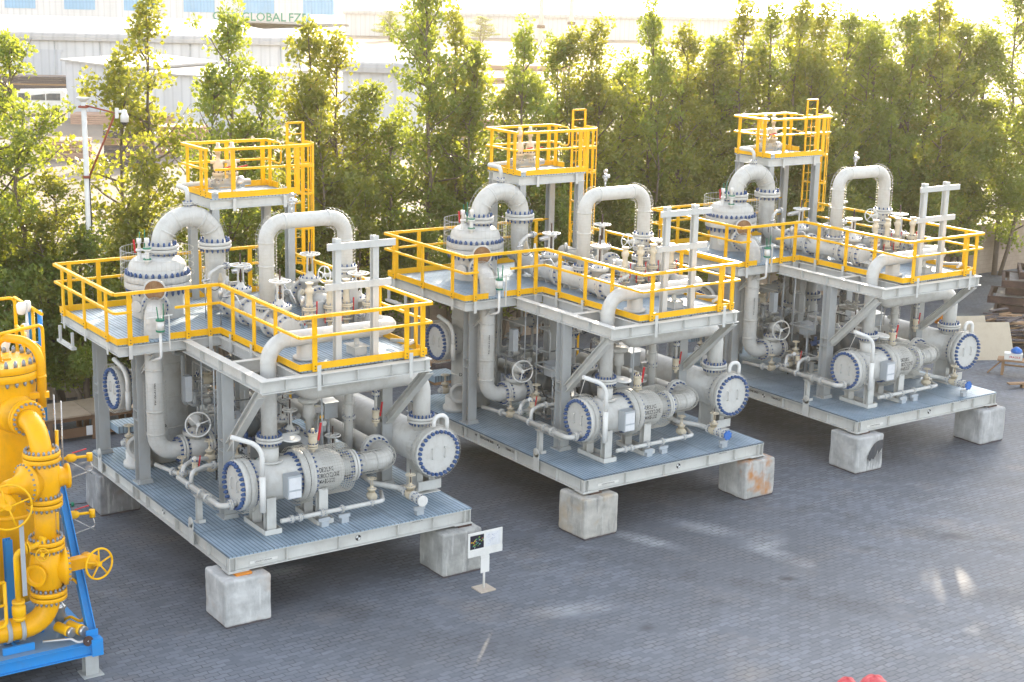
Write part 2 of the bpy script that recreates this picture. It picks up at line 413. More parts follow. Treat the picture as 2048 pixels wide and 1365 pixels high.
# ------------------------------------------------------------------ the process skid (built once, then copied)
def process_skid(name, label, group):
    S = thing(name, label, 'process skid', group=group)
    def P(nm, mb, mat, parent=S, bevel=0): return mb.build(nm, mat, parent, bevel)
    # base frame ---------------------------------------------------
    f = MB(); zc, h = -.1975, .325
    for y in (.1, 8.3): f.ibeam((0, y, zc), (6, y, zc), .2, h)
    for x in (.1, 5.9): f.ibeam((x, .2, zc), (x, 8.2, zc), .2, h)
    for y in (2.0, 4.0, 6.0): f.ibeam((.2, y, zc), (5.8, y, zc), .16, h - .01)
    for x in (2.0, 4.0): f.ibeam((x, .2, zc - .002), (x, 8.2, zc - .002), .16, h - .014)
    for x in (.02, .16, 1.34, 2.6, 4.08, 5.0, 5.84, 5.98): f.cbox((x, .045, zc), .014, .084, h - .04)
    for y in (.16, 1.15, 2.95, 4.7, 5.35, 5.55, 6.7, 8.2):
        f.cbox((.045, y, zc), .084, .014, h - .04); f.cbox((5.955, y, zc), .084, .014, h - .04)
    f.box(-.03, -.03, -.372, .45, .35, -.361); f.box(5.55, -.03, -.372, 6.03, .35, -.361)
    P('base_frame', f, 'grey')
    g = MB(); g.box(.0, .0, -.034, 6.0, 8.4, 0.0); P('deck_grating', g, 'grating')
    for x in (-.012, 5.992):
        for y in (2.0, 7.75):
            l = MB(); l.box(x, y - .12, -.355, x + .02, y + .12, .14); l.lathe((x, y, .14), (1, 0, 0), [(0, .12), (.02, .12)], 20); l.lathe((x - .012, y, .15), (1, 0, 0), [(0, .075), (.044, .075)], 16); l.lathe((x - .016, y, .15), (1, 0, 0), [(0, .03), (.052, .03)], 12)
            P('lifting_lug', l, 'grey')
    # balance mark and lettering on the frame
    bm = MB()
    for q in range(4):
        bm.cur = q % 2; i = len(bm.v); c = V((3.1, .084, zc)); bm.v.append(c)
        for k in range(9):
            a = PI / 2 * q + PI / 2 * k / 8; bm.v.append(c + V((math.cos(a), 0, math.sin(a))) * .062)
        for k in range(8): bm.face([i, i + k + 1, i + k + 2])
    bm.cur = 0; bm.ring((3.1, .085, zc), (0, 1, 0), .064, .004, 28, 5); P('balance_mark', bm, ['ink', 'logo_white'])
    bm = MB()
    for q in range(4):
        bm.cur = q % 2; i = len(bm.v); c = V((.084, 3.82, zc)); bm.v.append(c)
        for k in range(9):
            a = PI / 2 * q + PI / 2 * k / 8; bm.v.append(c + V((0, math.cos(a), math.sin(a))) * .062)
        for k in range(8): bm.face([i, i + k + 1, i + k + 2])
    P('balance_mark', bm, ['ink', 'logo_white'])
    # rating strip on the front beam
    st = MB(); st.box(.5, .078, -.285, 1.15, .09, -.225); sp = P('rating_strip', st, 'white')
    text('LONGITUDINAL', .045, (.82, .0765, -.258), (1, 0, 0), (0, 0, 1), 'ink', sp, 1.3)
    text('GRATING 01', .045, (4.62, .092, -.1), (1, 0, 0), (0, 0, 1), 'ink', S, 1.1)
    # columns -------------------------------------------------------
    for x, y, z0, z1, w in ((.26, 5.5, .01, 3.36, .27), (.26, 8.2, .01, 3.36, .27), (1.0, 2.3, .01, 3.34, .27), (5.15, 2.55, .01, 3.34, .27), (5.15, 5.5, .01, 3.34, .26), (5.15, 8.1, .01, 3.34, .26), (2.86, 8.1, .01, 3.34, .24), (2.7, 5.2, .01, 3.34, .24)):
        c = MB(); c.ibeam((x, y, z0), (x, y, z1), w, .3, (0, 1, 0), .02, .014); c.box(x - w / 2 - .06, y - .2, .002, x + w / 2 + .06, y + .2, .03)
        for zz in (1.55, 1.78): c.box(x - w / 2 + .002, y - .13, zz, x + w / 2 - .002, y + .13, zz + .014)
        c.box(x - .16, y - .21, .03, x + .16, y - .16, .11)
        P('column', c, 'column')
    for x, p0, p1 in ((1.0, (2.12, 1.66), (.5, 3.25)), (5.15, (2.37, 1.62), (.55, 3.25))):
        b = MB(); b.ibeam((x, p0[0], p0[1]), (x, p1[0], p1[1]), .19, .19, (0, .7, .7)); P('brace', b, 'grey')
    b = MB(); b.ibeam((.26, 5.3, 2.75), (.26, 4.6, 3.32), .1, .1, (0, .7, .7)); P('brace', b, 'grey')
    # upper frame ---------------------------------------------------
    u = MB(); zu = 3.48
    u.ibeam((.88, .25, zu), (5.0, .25, zu), .2, .28)
    u.ibeam((1.0, .36, zu - .002), (1.0, 4.42, zu - .002), .2, .276); u.ibeam((4.9, .36, zu - .002), (4.9, 8.36, zu - .002), .18, .276)
    u.ibeam((1.11, 2.05, zu - .004), (4.8, 2.05, zu - .004), .16, .272); u.ibeam((1.86, .36, zu - .006), (1.86, 1.96, zu - .006), .1, .25); u.ibeam((1.86, 2.14, zu - .006), (1.86, 4.42, zu - .006), .14, .25)
    u.ibeam((-.6, 4.5, zu + .02), (1.88, 4.5, zu + .02), .14, .22); u.ibeam((-.54, 4.58, zu + .018), (-.54, 8.3, zu + .018), .12, .216); u.ibeam((-.6, 8.37, zu + .02), (4.8, 8.37, zu + .02), .12, .22)
    for y in (5.5, 6.2, 7.9): u.ibeam((-.47, y, zu), (4.8, y, zu), .1, .25)
    for x in (.16, 1.02, 2.9): u.ibeam((x, 4.58, zu + .004), (x, 5.44, zu + .004), .1, .24)
    for x in (1.45, 2.3, 3.15, 4.0, 4.86): u.cbox((x, .195, zu), .012, .09, .24)
    for y in (1.2, 2.4, 3.4): u.cbox((.945, y, zu), .09, .012, .235)
    for x in (2.21, 4.46): u.box(x - .045, .14, 3.27, x + .045, .15, 3.82)
    for x in (-.33, 1.05, 1.59): u.box(x - .045, 4.4, 3.32, x + .045, 4.41, 3.84)
    for y in (5.02, 6.51, 8.01): u.box(-.66, y - .045, 3.34, -.645, y + .045, 3.8)
    for y in (1.5, 2.6, 3.72): u.box(1.765, y - .045, 3.34, 1.775, y + .045, 3.8)
    # hanging tray under the back corner
    for y in (7.3, 8.2): u.bar((-.7, y, 3.38), (-.7, y, 3.0), .06, .06, (1, 0, 0))
    u.bar((-.7, 7.2, 3.0), (-.7, 8.3, 3.0), .12, .06)
    P('upper_frame', u, 'grey')
    g = MB(); g.box(1.93, .42, 3.626, 5.0, 4.5, 3.66); g.box(-.6, 4.5, 3.626, 5.0, 8.4, 3.66); P('upper_grating', g, 'grating')
    t = MB()
    def toe(x0, y0, x1, y1, z=3.66, hh=.15): t.bar((x0, y0, z + hh / 2), (x1, y1, z + hh / 2), .012, hh)
    toe(1.87, .41, 5.02, .41); toe(5.015, .416, 5.015, 8.4); toe(1.87, .416, 1.87, 4.464); toe(-.62, 4.47, .12, 4.47); toe(.62, 4.47, 1.876, 4.47); toe(-.62, 4.476, -.62, 8.39); toe(-.614, 8.41, 5.0, 8.41)
    P('toe_plate', t, 'yellow')
    # guard rails ----------------------------------------------------
    def rail(p0, p1, posts, top=4.85, mid=4.42, deck=3.66, off=(0, 0), gap=None, ends=True):
        p0, p1 = V(p0 + (0,)), V(p1 + (0,)); d = (p1 - p0).normalized()
        r = MB(); r.bar(p0 + V((0, 0, top)), p1 + V((0, 0, top)), .075, .07)
        if gap: r.bar(p0 + V((0, 0, mid)), p0 + d * gap[0] + V((0, 0, mid)), .055, .055); r.bar(p0 + d * gap[1] + V((0, 0, mid)), p1 + V((0, 0, mid)), .055, .055)
        else: r.bar(p0 + V((0, 0, mid)), p1 + V((0, 0, mid)), .055, .055)
        o = P('guard_rail', r, 'yellow')
        for s_ in posts:
            c = p0 + d * s_ + V((off[0], off[1], 0)); m = MB(); m.bar(c + V((0, 0, deck - .02)), c + V((0, 0, top - .037)), .105, .045, V((-d.y, d.x, 0)))
            m.cur = 1; nrm = V((off[0], off[1], 0)).normalized() * -1
            for q in (.03, .1): m.lathe(c + V((0, 0, deck + q)) + nrm * .022, nrm, [(0, .014), (.012, .014)], 6)
            P('post', m, ['yellow', 'rust'], o)
        return o
    rail((1.82, .27), (5.06, .27), (.39, 2.64, 3.05), off=(0, .08))
    rail((5.05, .3), (5.05, 7.1), (.55, 2.2, 3.9, 5.5, 6.7), off=(-.06, 0))
    rail((1.82, .30), (1.82, 4.34), (1.2, 2.3, 3.42), off=(.035, 0))
    rail((-.7, 4.34), (1.79, 4.34), (.37, 1.75, 2.29), off=(0, .08), gap=(.4, 1.42))
    rail((-.7, 4.37), (-.7, 8.42), (.65, 2.14, 3.64), off=(.05, 0))
    rail((-.67, 8.42), (4.69, 8.42), (.32, 1.05, 2.4, 3.7, 5.1), off=(0, -.03))
    gt = MB(); gt.tube([(4.72, 8.42, 4.85), (5.06, 8.42, 4.85), (5.06, 8.42, 4.3), (4.72, 8.42, 4.3)], .022, 8, .12); gt.tube([(5.05, 7.13, 4.85), (5.05, 7.5, 4.85), (5.05, 7.5, 4.3), (5.05, 7.13, 4.3)], .022, 8, .12); P('gate_loop', gt, 'yellow')
    # tower ----------------------------------------------------------
    for x, y in ((2.86, 6.98), (4.9, 6.98), (2.86, 8.36), (4.9, 8.36)):
        c = MB(); c.ibeam((x, y, 3.665), (x, y, 6.16), .19, .2, (0, 1, 0)); c.box(x - .13, y - .14, 3.662, x + .13, y + .14, 3.69)
        P('tower_column', c, 'column')
    u = MB(); zt = 6.28
    for y in (6.93, 8.42): u.ibeam((2.74, y, zt), (5.02, y, zt), .14, .24)
    for x in (2.82, 4.94): u.ibeam((x, 7.01, zt), (x, 8.34, zt), .12, .236)
    u.ibeam((3.9, 7.01, zt), (3.9, 8.34, zt), .1, .23); u.bar((5.02, 7.95, zt + .05), (5.5, 7.95, zt + .05), .06, .1)
    for x in (3.35, 4.72): u.box(x - .045, 6.845, 6.1, x + .045, 6.855, 6.62)
    P('tower_frame', u, 'grey')
    g = MB(); g.box(2.74, 6.84, 6.404, 5.03, 8.5, 6.434); P('tower_grating', g, 'grating')
    t = MB(); toe(2.92, 6.84, 5.1, 6.84, 6.434); toe(2.74, 6.846, 2.74, 8.49, 6.434); toe(2.746, 8.5, 5.03, 8.5, 6.434); toe(5.035, 7.9, 5.035, 8.49, 6.434); P('toe_plate', t, 'yellow')
    kw = dict(top=7.61, mid=7.12, deck=6.434)
    rail((2.9, 6.96), (5.45, 6.96), (.45, 1.95, 2.2), off=(0, -.05), **kw); rail((2.71, 6.99), (2.71, 8.54), (.2, .5, 1.35), off=(.05, 0), **kw)
    rail((2.74, 8.54), (5.03, 8.54), (1.15, 2.15), off=(0, -.04), **kw); rail((5.03, 8.1), (5.03, 8.51), (.2,), off=(-.03, 0), **kw)
    gt = MB(); gt.tube([(5.03, 8.07, 7.61), (5.03, 7.7, 7.61), (5.03, 7.7, 7.08), (5.03, 8.07, 7.08)], .022, 8, .12); P('gate_loop', gt, 'yellow')
    ld = MB()
    for x in (5.31, 5.76): ld.bar((x, 7.91, .03), (x, 7.91, 8.1), .03, .065, (1, 0, 0))
    for k in range(27): ld.tube([(5.33, 7.91, .3 + k * .3), (5.74, 7.91, .3 + k * .3)], .011, 6)
    ld.bar((5.31, 7.91, 8.09), (5.76, 7.91, 8.09), .03, .05)
    for zz in (3.5, 6.3): ld.bar((5.04, 7.97, zz), (5.3, 7.93, zz), .05, .06)
    la = P('ladder', ld, 'yellow')
    cg = MB(); hp = [(5.28, 7.88), (5.24, 7.62), (5.27, 7.4), (5.38, 7.24), (5.535, 7.18), (5.69, 7.24), (5.8, 7.4), (5.83, 7.62), (5.79, 7.88)]
    for zz in (7.6, 7.05, 6.35, 5.45, 4.55):
        for a, b_ in zip(hp, hp[1:]): cg.bar((a[0], a[1], zz), (b_[0], b_[1], zz), .012, .06)
    for k in (1, 2, 3, 4, 5, 6, 7): cg.bar((hp[k][0], hp[k][1], 4.5), (hp[k][0], hp[k][1], 7.62), .045, .01, (hp[k][0] - 5.535, hp[k][1] - 7.6, 0))
    P('safety_cage', cg, 'yellow', la)
    # filter vessel --------------------------------------------------
    vx, vy = 1.38, 7.04
    m = MB(); pr = [(.02, .5), (.4, .5), (.42, .56), (.55, .615), (4.12, .62), (4.3, .66), (4.37, .70)]
    m.lathe((vx, vy, 0), (0, 0, 1), pr, 40)
    for zz in (.9, 1.7, 2.5, 3.2): m.lathe((vx, vy, zz), (0, 0, 1), [(0, .622), (.004, .632), (.05, .632), (.054, .622)], 40)
    m.flange((vx, vy, 4.37), (0, 0, 1), .80, .155, 48); m.flange((vx, vy, 4.537), (0, 0, 1), .80, .155, 48)
    m.lathe((vx, vy, 4.692), (0, 0, 1), [(0, .70), (.13, .695)] + [(.13 + .35 * math.sin(a * PI / 20) ** .9, .695 * math.cos(a * PI / 20) ** .8) for a in range(0, 10)] + [(.48, .0)], 40, cap=False)
    m.cyl((vx - .05, vy - .75, 4.05), (vx - .05, vy - 1.05, 4.05), .001, 6)
    for a in (-2.6, .5): d = V((math.cos(a), math.sin(a), 0)); m.cyl(V((vx, vy, 4.0)) + d * .55, V((vx, vy, 4.0)) + d * .82, .09, 14); m.flange(V((vx, vy, 4.0)) + d * .8, d, .15, .06, 20)
    for a in (2.6, 5.8, 1.2): m.tube([(vx + .3 * math.cos(a), vy + .3 * math.sin(a), 5.0), (vx + .36 * math.cos(a), vy + .36 * math.sin(a), 5.16)], .03, 6)
    vs = P('filter_vessel', m, 'pipe')
    k = MB(); k.lathe((vx, vy, 4.525), (0, 0, 1), [(0, .775), (.012, .775)], 40, cap=False); P('gasket', k, 'rubber', vs)
    b = MB(); b.bolts((vx, vy, 4.692), (0, 0, 1), .742, 30, .044, .105, 8); b.bolts((vx, vy, 4.37), (0, 0, -1), .735, 28, .036, .13); P('bolt_ring', b, 'blue_bolt', vs)
    w = MB()
    for q in range(4): w.ring((vx, vy, 4.7 + q * .2), (0, 0, 1), .87, .006, 40, 4)
    for q in range(48): a = 2 * PI * q / 48; w.tube([(vx + .87 * math.cos(a), vy + .87 * math.sin(a), 4.5), (vx + .87 * math.cos(a), vy + .87 * math.sin(a), 5.32)], .0035, 3)
    P('wire_guard', w, 'wire', vs)

    def fl(mb, bo, o, ax, r, t, nb, br=.02, gap=.012, RR=None):   # bolted flange pair centred on o
        o, ax = V(o), V(ax).normalized(); RR = RR or r * .84
        mb.flange(o + ax * gap / 2, ax, r, t); mb.flange(o - ax * gap / 2, -ax, r, t); mb.lathe(o - ax * gap / 2, ax, [(0, r * .7), (gap, r * .7)], 20)
        bo.bolts(o + ax * (t + gap / 2), ax, RR, nb, br, br * 3.2); bo.bolts(o - ax * (t + gap / 2), -ax, RR, nb, br, br * 3.2)
    def line(nm, pts, r, bend, fls=(), mat='pipe', clamps=(), bolts='blue_bolt', parent=S, n=20):
        m, b = MB(), MB(); m.tube(pts, r, n, bend)
        for (o, ax, fr, ft, nb) in fls: fl(m, b, o, ax, fr, ft, nb, max(.011, fr * .07))
        for (o, ax) in clamps: m.lathe(V(o) - V(ax) * .025, ax, [(0, r + .001), (0, r + .014), (.05, r + .014), (.05, r + .001)], n, cap=False)
        o_ = P(nm, m, mat, parent)
        if b.v and parent is S: P('bolt_ring', b, bolts, o_)
        return o_
    # crossover bends above the deck
    up = [(1.5, vy, 4.95), (1.5, vy, 6.02), (2.88, vy, 6.02), (2.88, vy, 3.98), (2.82, 2.75, 3.98)]
    hd = line('crossover_pipe', up, .25, .66, [((1.5, vy, 5.3), (0, 0, 1), .41, .075, 16), ((2.88, vy, 5.28), (0, 0, 1), .41, .075, 16), ((2.85, 5.95, 3.98), (0, 1, 0), .34, .055, 12), ((2.84, 5.0, 3.98), (0, 1, 0), .34, .055, 12), ((2.83, 3.62, 3.98), (0, 1, 0), .34, .06, 12), ((2.82, 2.95, 3.98), (0, 1, 0), .34, .06, 12)],
              clamps=[((1.5 + .69 - .66 * math.cos(a), vy, 5.36 + .66 * math.sin(a)), (math.sin(a), 0, math.cos(a))) for a in (.5, 1.05)] + [((2.19 + .66 * math.cos(a), vy, 5.36 + .66 * math.sin(a)), (math.sin(a), 0, -math.cos(a))) for a in (.5, 1.05)], n=24)
    w = MB(); w.cage([(1.5, vy, 5.4), (1.5, vy, 6.02), (2.88, vy, 6.02), (2.88, vy, 5.4)], .325, .66, .14, 10, .0032); w.cage([(2.88, vy, 5.15), (2.88, vy, 4.2)], .33, 0, .09, 14, .004); P('wire_guard', w, 'wire', hd)
    u2 = [(2.84, 4.0, 3.98), (2.84, 4.0, 6.26), (4.88, 4.0, 6.26), (4.88, 4.0, 3.98)]
    hb = line('riser_loop_pipe', u2, .178, .42, [((2.84, 4.0, 4.32), (0, 0, 1), .28, .05, 12), ((4.88, 4.0, 5.02), (0, 0, 1), .29, .06, 12), ((4.88, 4.0, 4.42), (0, 0, 1), .29, .05, 12), ((4.88, 4.0, 4.68), (0, 0, 1), .27, .05, 12)], clamps=[((2.84, 4.0, z), (0, 0, 1)) for z in (5.25, 5.8)] + [((4.88, 4.0, 5.7), (0, 0, 1)), ((3.28, 4, 6.26), (1, 0, 0)), ((4.42, 4, 6.26), (1, 0, 0))], n=24)
    w = MB(); w.cage([(2.84, 4.0, 4.5), (2.84, 4.0, 6.26), (3.25, 4.0, 6.26)], .245, .42, .08, 9, .0032); w.cage([(4.45, 4.0, 6.26), (4.88, 4.0, 6.26), (4.88, 4.0, 5.12)], .245, .42, .08, 9, .0032); P('wire_guard', w, 'wire', hb)
    v = MB(); v.cyl((3.5, 4, 6.4), (3.5, 4, 6.62), .022, 8); v.lathe((3.5, 4, 6.6), (0, 0, 1), [(0, .05), (.1, .05), (.1, .035), (.2, .035)], 10); v.cyl((3.42, 4, 6.72), (3.62, 4, 6.72), .045, 8); v.lathe((3.5, 4, 6.86), (1, .3, 0), [(-.05, .05), (.03, .05)], 10); P('vent_valve', v, 'stainless')
    line('discharge_header', [(4.85, 7.6, 4.0), (4.85, 2.3, 4.0)], .2, 0, [((4.85, 6.2, 4.0), (0, 1, 0), .34, .06, 14), ((4.85, 5.35, 4.0), (0, 1, 0), .34, .06, 14), ((4.85, 3.65, 4.0), (0, 1, 0), .3, .05, 12), ((4.85, 2.9, 4.0), (0, 1, 0), .3, .05, 12)])
    for x, ys in ((2.83, (2.6, 4.5, 5.6)), (4.85, (2.5, 4.7, 7.0))):
        for y in ys:
            q = MB(); q.ibeam((x, y, 3.662), (x, y, 3.8), .3, .3, (0, 1, 0)); q.box(x - .2, y - .16, 3.8, x + .2, y + .16, 3.815); q.box(x - .12, y - .03, 3.815, x + .12, y + .03, 3.86); P('pipe_support', q, 'grey')
    # gate valves with rising stems
    def gate_valve(o, ax, up_, s=1., wr=.24, stem=True, mat='pipe', wheel_ax=None, body=True):
        o, ax, up_ = V(o), V(ax).normalized(), V(up_).normalized(); x = ax.cross(up_)
        m, b = MB(), MB()
        if body: m.lathe(o - ax * .3 * s, ax, [(0, .2 * s), (.06 * s, .22 * s), (.2 * s, .27 * s), (.4 * s, .27 * s), (.54 * s, .22 * s), (.6 * s, .2 * s)], 20)
        m.lathe(o, up_, [(.1 * s, .2 * s), (.38 * s, .19 * s), (.38 * s, .26 * s), (.43 * s, .26 * s), (.435 * s, .26 * s), (.48 * s, .26 * s), (.48 * s, .15 * s), (.56 * s, .09 * s), (.62 * s, .06 * s)], 20)
        b.bolts(o + up_ * .48 * s, up_, .225 * s, 12, .016 * s, .05 * s)
        for k in (-1, 1): m.bar(o + x * k * .075 * s + up_ * .52 * s, o + x * k * .06 * s + up_ * .98 * s, .025 * s, .05 * s, ax)
        m.lathe(o + up_ * .96 * s, up_, [(0, .09 * s), (.05 * s, .09 * s)], 12)
        g_ = P('gate_valve', m, mat); P('bolt_ring', b, 'blue_bolt' if mat == 'pipe' else 'steel_bolt', g_)
        w = MB(); w.wheel(o + up_ * 1.04 * s, up_, wr, .018 * max(s, .6), 5, .05 * s); P('handwheel', w, 'white' if mat == 'pipe' else mat, g_)
        if stem: q = MB(); q.cyl(o + up_ * .6 * s, o + up_ * 1.32 * s, .022 * s, 8); P('stem', q, 'rust', g_)
        return g_
    gate_valve((2.85, 5.48, 3.98), (0, 1, 0), (0, 0, 1)); gate_valve((2.825, 3.28, 3.98), (0, 1, 0), (0, 0, 1))
    gate_valve((4.85, 5.78, 3.98), (0, 1, 0), (0, 0, 1), 1.05, .24); gate_valve((4.85, 3.28, 3.98), (0, 1, 0), (0, 0, 1), 1., .24)
    sv = MB(); sv.lathe((4.88, 4, 4.85), (-1, -.1, .1), [(0, .17), (.2, .17), (.2, .08), (.42, .08), (.42, .05), (.6, .05)], 14); sw = P('side_gearbox', sv, 'pipe')
    w = MB(); w.wheel((4.3, 3.94, 4.92), (-1, -.35, .1), .2, .016, 5); P('handwheel', w, 'white', sw)
    # relief valves
    for x in (3.38, 3.9, 4.33, 4.84):
        c = MB(); y = 2.9 if x < 4.7 else 2.75
        c.cyl((x, y, 3.67), (x, y, 4.12), .05, 12); c.flange((x, y, 4.05), (0, 0, 1), .15, .05, 16); c.lathe((x, y, 4.11), (0, 0, 1), [(0, .1), (.05, .12), (.2, .12), (.24, .1)], 14); c.flange((x, y, 4.35), (0, 0, 1), .155, .04, 16); c.flange((x, y, 4.395), (0, 0, 1), .155, .04, 16)
        c.lathe((x, y, 4.43), (0, 0, 1), [(0, .115), (.08, .075), (.3, .07), (.34, .10), (.42, .10), (.44, .065), (.52, .065), (.53, .095), (.57, .095)], 14)
        rv = P('relief_valve', c, 'cream'); q = MB(); q.bolts((x, y, 4.44), (0, 0, 1), .132, 8, .014, .05); q.bolts((x, y, 4.35), (0, 0, -1), .132, 8, .014, .05); q.bolts((x, y, 4.1), (0, 0, 1), .13, 8, .014, .05); P('bolt_ring', q, 'steel_bolt', rv)
        q = MB(); q.bar((x + .17, y - .02, 4.15), (x + .18, y - .02, 4.55), .02, .03, (1, 0, 0)); q.bar((x - .15, y - .05, 4.02), (x - .15, y - .05, 4.25), .02, .025, (1, 0, 0)); P('lever', q, 'red', rv)
    line('relief_outlet_pipe', [(2.9, 2.55, 3.9), (4.9, 2.62, 3.9)], .07, 0, [((3.3, 2.56, 3.9), (1, 0, 0), .12, .03, 8), ((4.1, 2.59, 3.9), (1, 0, 0), .12, .03, 8)])
    q = MB(); q.box(3.52, 2.98, 3.9, 3.86, 3.0, 4.5); q.box(4.5, 3.05, 3.9, 4.72, 3.07, 4.9); P('label_board', q, 'galv')
    # cross-shaped lifting post
    q = MB()
    for x in (3.02, 3.94): q.ibeam((x, .87, 3.662), (x, .87, 6.36), .14, .15, (0, 1, 0))
    q.bar((2.74, .77, 6.2), (4.4, .77, 6.2), .05, .15); q.bar((2.68, .77, 5.33), (4.3, .77, 5.33), .05, .15); P('instrument_stand', q, 'grey')
    # front overhead pipe and lower crossover
    op = line('overhead_pipe', [(1.55, 1.25, 1.5), (1.55, 1.25, 4.18), (4.72, 1.27, 4.18), (4.72, 2.5, 4.05)], .175, .46, [((1.55, 1.25, 2.02), (0, 0, 1), .30, .055, 20)], n=24)
    q = MB(); q.lathe((2.5, 1.36, 3.3), (0, 0, 1), [(0, .19), (.37, .19), (.37, .28), (.43, .28), (.43, .2), (.75, .2)], 24); q.box(3.55, 1.05, 3.662, 3.85, 1.45, 3.85); q.box(3.5, 1.0, 3.85, 3.9, 1.5, 3.865); q.box(3.65, 1.22, 3.865, 3.75, 1.28, 4.02); P('pipe_support', q, 'grey')
    line('drain_tundish_pipe', [(4.75, 1.55, 3.78), (5.0, .9, 3.86), (4.6, .75, 3.82)], .04, .1)
    line('lower_crossover_pipe', [(2.5, 1.75, 3.6), (2.5, 1.75, 2.8), (5.7, 1.75, 2.8), (5.7, 1.75, 1.4)], .205, .4, [((5.7, 1.75, 1.74), (0, 0, 1), .34, .06, 20)], n=24)
    # hydrocyclone vessels -------------------------------------------
    def blind(mb, bo, o, ax, r):   # blind cover on a body flange; o = outer face, ax = outwards
        o, ax = V(o), V(ax).normalized()
        mb.flange(o - ax * .13, ax, r, .13, 48); mb.flange(o - ax * .28, ax, r, .14, 48); mb.lathe(o - ax * .14, ax, [(0, r * .93), (.012, r * .93)], 40, cap=False)
        bo.bolts(o - ax * .0, ax, r * .885, 28, .044, .09, 8); bo.bolts(o - ax * .28, -ax, r * .885, 28, .038, .08)
    hx = 1.25; hz = 1.08
    m, b = MB(), MB(); blind(m, b, (.73, hx, hz), (-1, 0, 0), .56)
    m.lathe((.9, hx, hz), (1, 0, 0), [(0, .47), (1.3, .47), (2.02, .47)] + [(2.02 + .34 * math.sin(a * PI / 16), .2 + .27 * math.cos(a * PI / 16)) for a in range(1, 9)] + [(2.65, .2)], 40)
    m.flange((2.12, hx, hz), (1, 0, 0), .58, .14, 48); m.flange((2.275, hx, hz), (1, 0, 0), .58, .14, 48); b.bolts((2.12, hx, hz), (-1, 0, 0), .495, 28, .032, .1); b.bolts((2.415, hx, hz), (1, 0, 0), .495, 28, .032, .09)
    m.cyl((1.55, hx, hz + .4), (1.55, hx, hz + .75), .2, 24); m.lathe((1.55, hx, hz + .43), (0, 0, 1), [(0, .3), (.03, .29)], 24)
    for s_ in (-.16, .16):
        m.tube([(.73, hx + s_, hz - .1), (.68, hx + s_, hz - .1), (.68, hx + s_, hz + .14), (.73, hx + s_, hz + .14)], .014, 6, .02)
    m.lathe((.73, hx - .12, hz - .36), (-1, 0, 0), [(0, .1), (.02, .06), (.1, .06)], 14)
    hv = P('hydrocyclone_vessel', m, 'pipe'); P('bolt_ring', b, 'blue_bolt', hv)
    k = MB(); k.lathe((2.26, hx, hz), (1, 0, 0), [(0, .565), (.015, .565)], 40, cap=False); P('gasket', k, 'rubber', hv)
    for body_, dz in (('DEOILING', .135), ('HYDROCYCLONE', 0), ('M-HBE-3332', -.135)):
        me = text_mesh(body_, .15, 1.0)
        a0 = dz / .475 + .06
        for v in me.vertices:
            a = a0 + v.co.y / .475; rr = .4735 + v.co.z; x = 2.71 + v.co.x * (.50 if len(body_) > 9 else .52)
            v.co = V((x, hx - rr * math.cos(a), hz + rr * math.sin(a)))
        me.materials.clear(); me.materials.append(M['ink']); ob = bpy.data.objects.new('lettering', me); col.objects.link(ob); ob.parent = hv
    w = MB(); w.cage([(2.6, hx, hz), (3.42, hx, hz)], .55, 0, .06, 56, .006); w.cage([(.78, hx, hz), (1.02, hx, hz)], .63, 0, .06, 40, .005); w.cage([(2.08, hx, hz), (2.46, hx, hz)], .64, 0, .06, 40, .004); w.cage([(3.65, hx, hz), (4.58, hx, hz), (4.58, 1.9, hz)], .26, .36, .08, 12, .006); P('wire_guard', w, 'wire', hv)
    for x in (1.36, 2.62):
        q = MB()
        for y in (.88, 1.62): q.ibeam((x, y, .03), (x, y, .82), .22, .18, (0, 1, 0))
        q.box(x - .17, .72, .002, x + .17, 1.78, .02); q.box(x - .2, .7, .02, x + .2, .715, .13); q.box(x - .2, 1.785, .02, x + .2, 1.8, .13); q.box(x - .205, .72, .02, x - .19, 1.78, .13); q.box(x + .19, .72, .02, x + .205, 1.78, .13); q.box(x - .13, .8, .78, x + .13, 1.7, .8); P('saddle', q, 'grey')
    line('outlet_pipe', [(3.0, hx, hz), (4.58, hx, hz), (4.58, 6.2, hz)], .21, .4, [((3.55, hx, hz), (1, 0, 0), .36, .06, 16), ((4.58, 1.98, hz), (0, 1, 0), .36, .06, 16)], clamps=[((3.85, hx, hz), (1, 0, 0)), ((4.15, hx, hz), (1, 0, 0))], n=24)
    dv = MB(); dv.cyl((1.06, .58, .62), (1.06, .58, 1.42), .068, 16); dv.tube([(1.06, .58, 1.4), (1.06, .58, 2.1), (.42, .72, 2.36)], .055, 14, .42); dv.cyl((.47, .71, 2.3), (.62, 1.1, 1.7), .008, 6); dv.bar((1.06, .64, .75), (1.06, .85, .8), .04, .05); dv.bar((1.06, .64, 1.3), (1.06, .85, 1.3), .04, .05); P('davit_arm', dv, 'white')
    q = MB(); q.lathe((1.98, 1.12, 1.98), (.05, -.12, 1), [(0, .235), (.02, .24), (.035, .235)], 28); P('spectacle_blind', q, 'white')
    q = MB(); q.box(1.62, .5, 1.32, 1.95, .76, 1.34); q.box(1.62, .5, .82, 1.95, .512, 1.319); q.box(1.62, .513, .82, 1.632, .76, 1.319); lb = P('nameplate_hood', q, 'galv')
    q = MB(); q.box(1.645, .494, 1.02, 1.93, .499, 1.29); q.box(1.645, .494, .84, 1.93, .499, .98); pp = P('data_sheet', q, 'paper', lb)
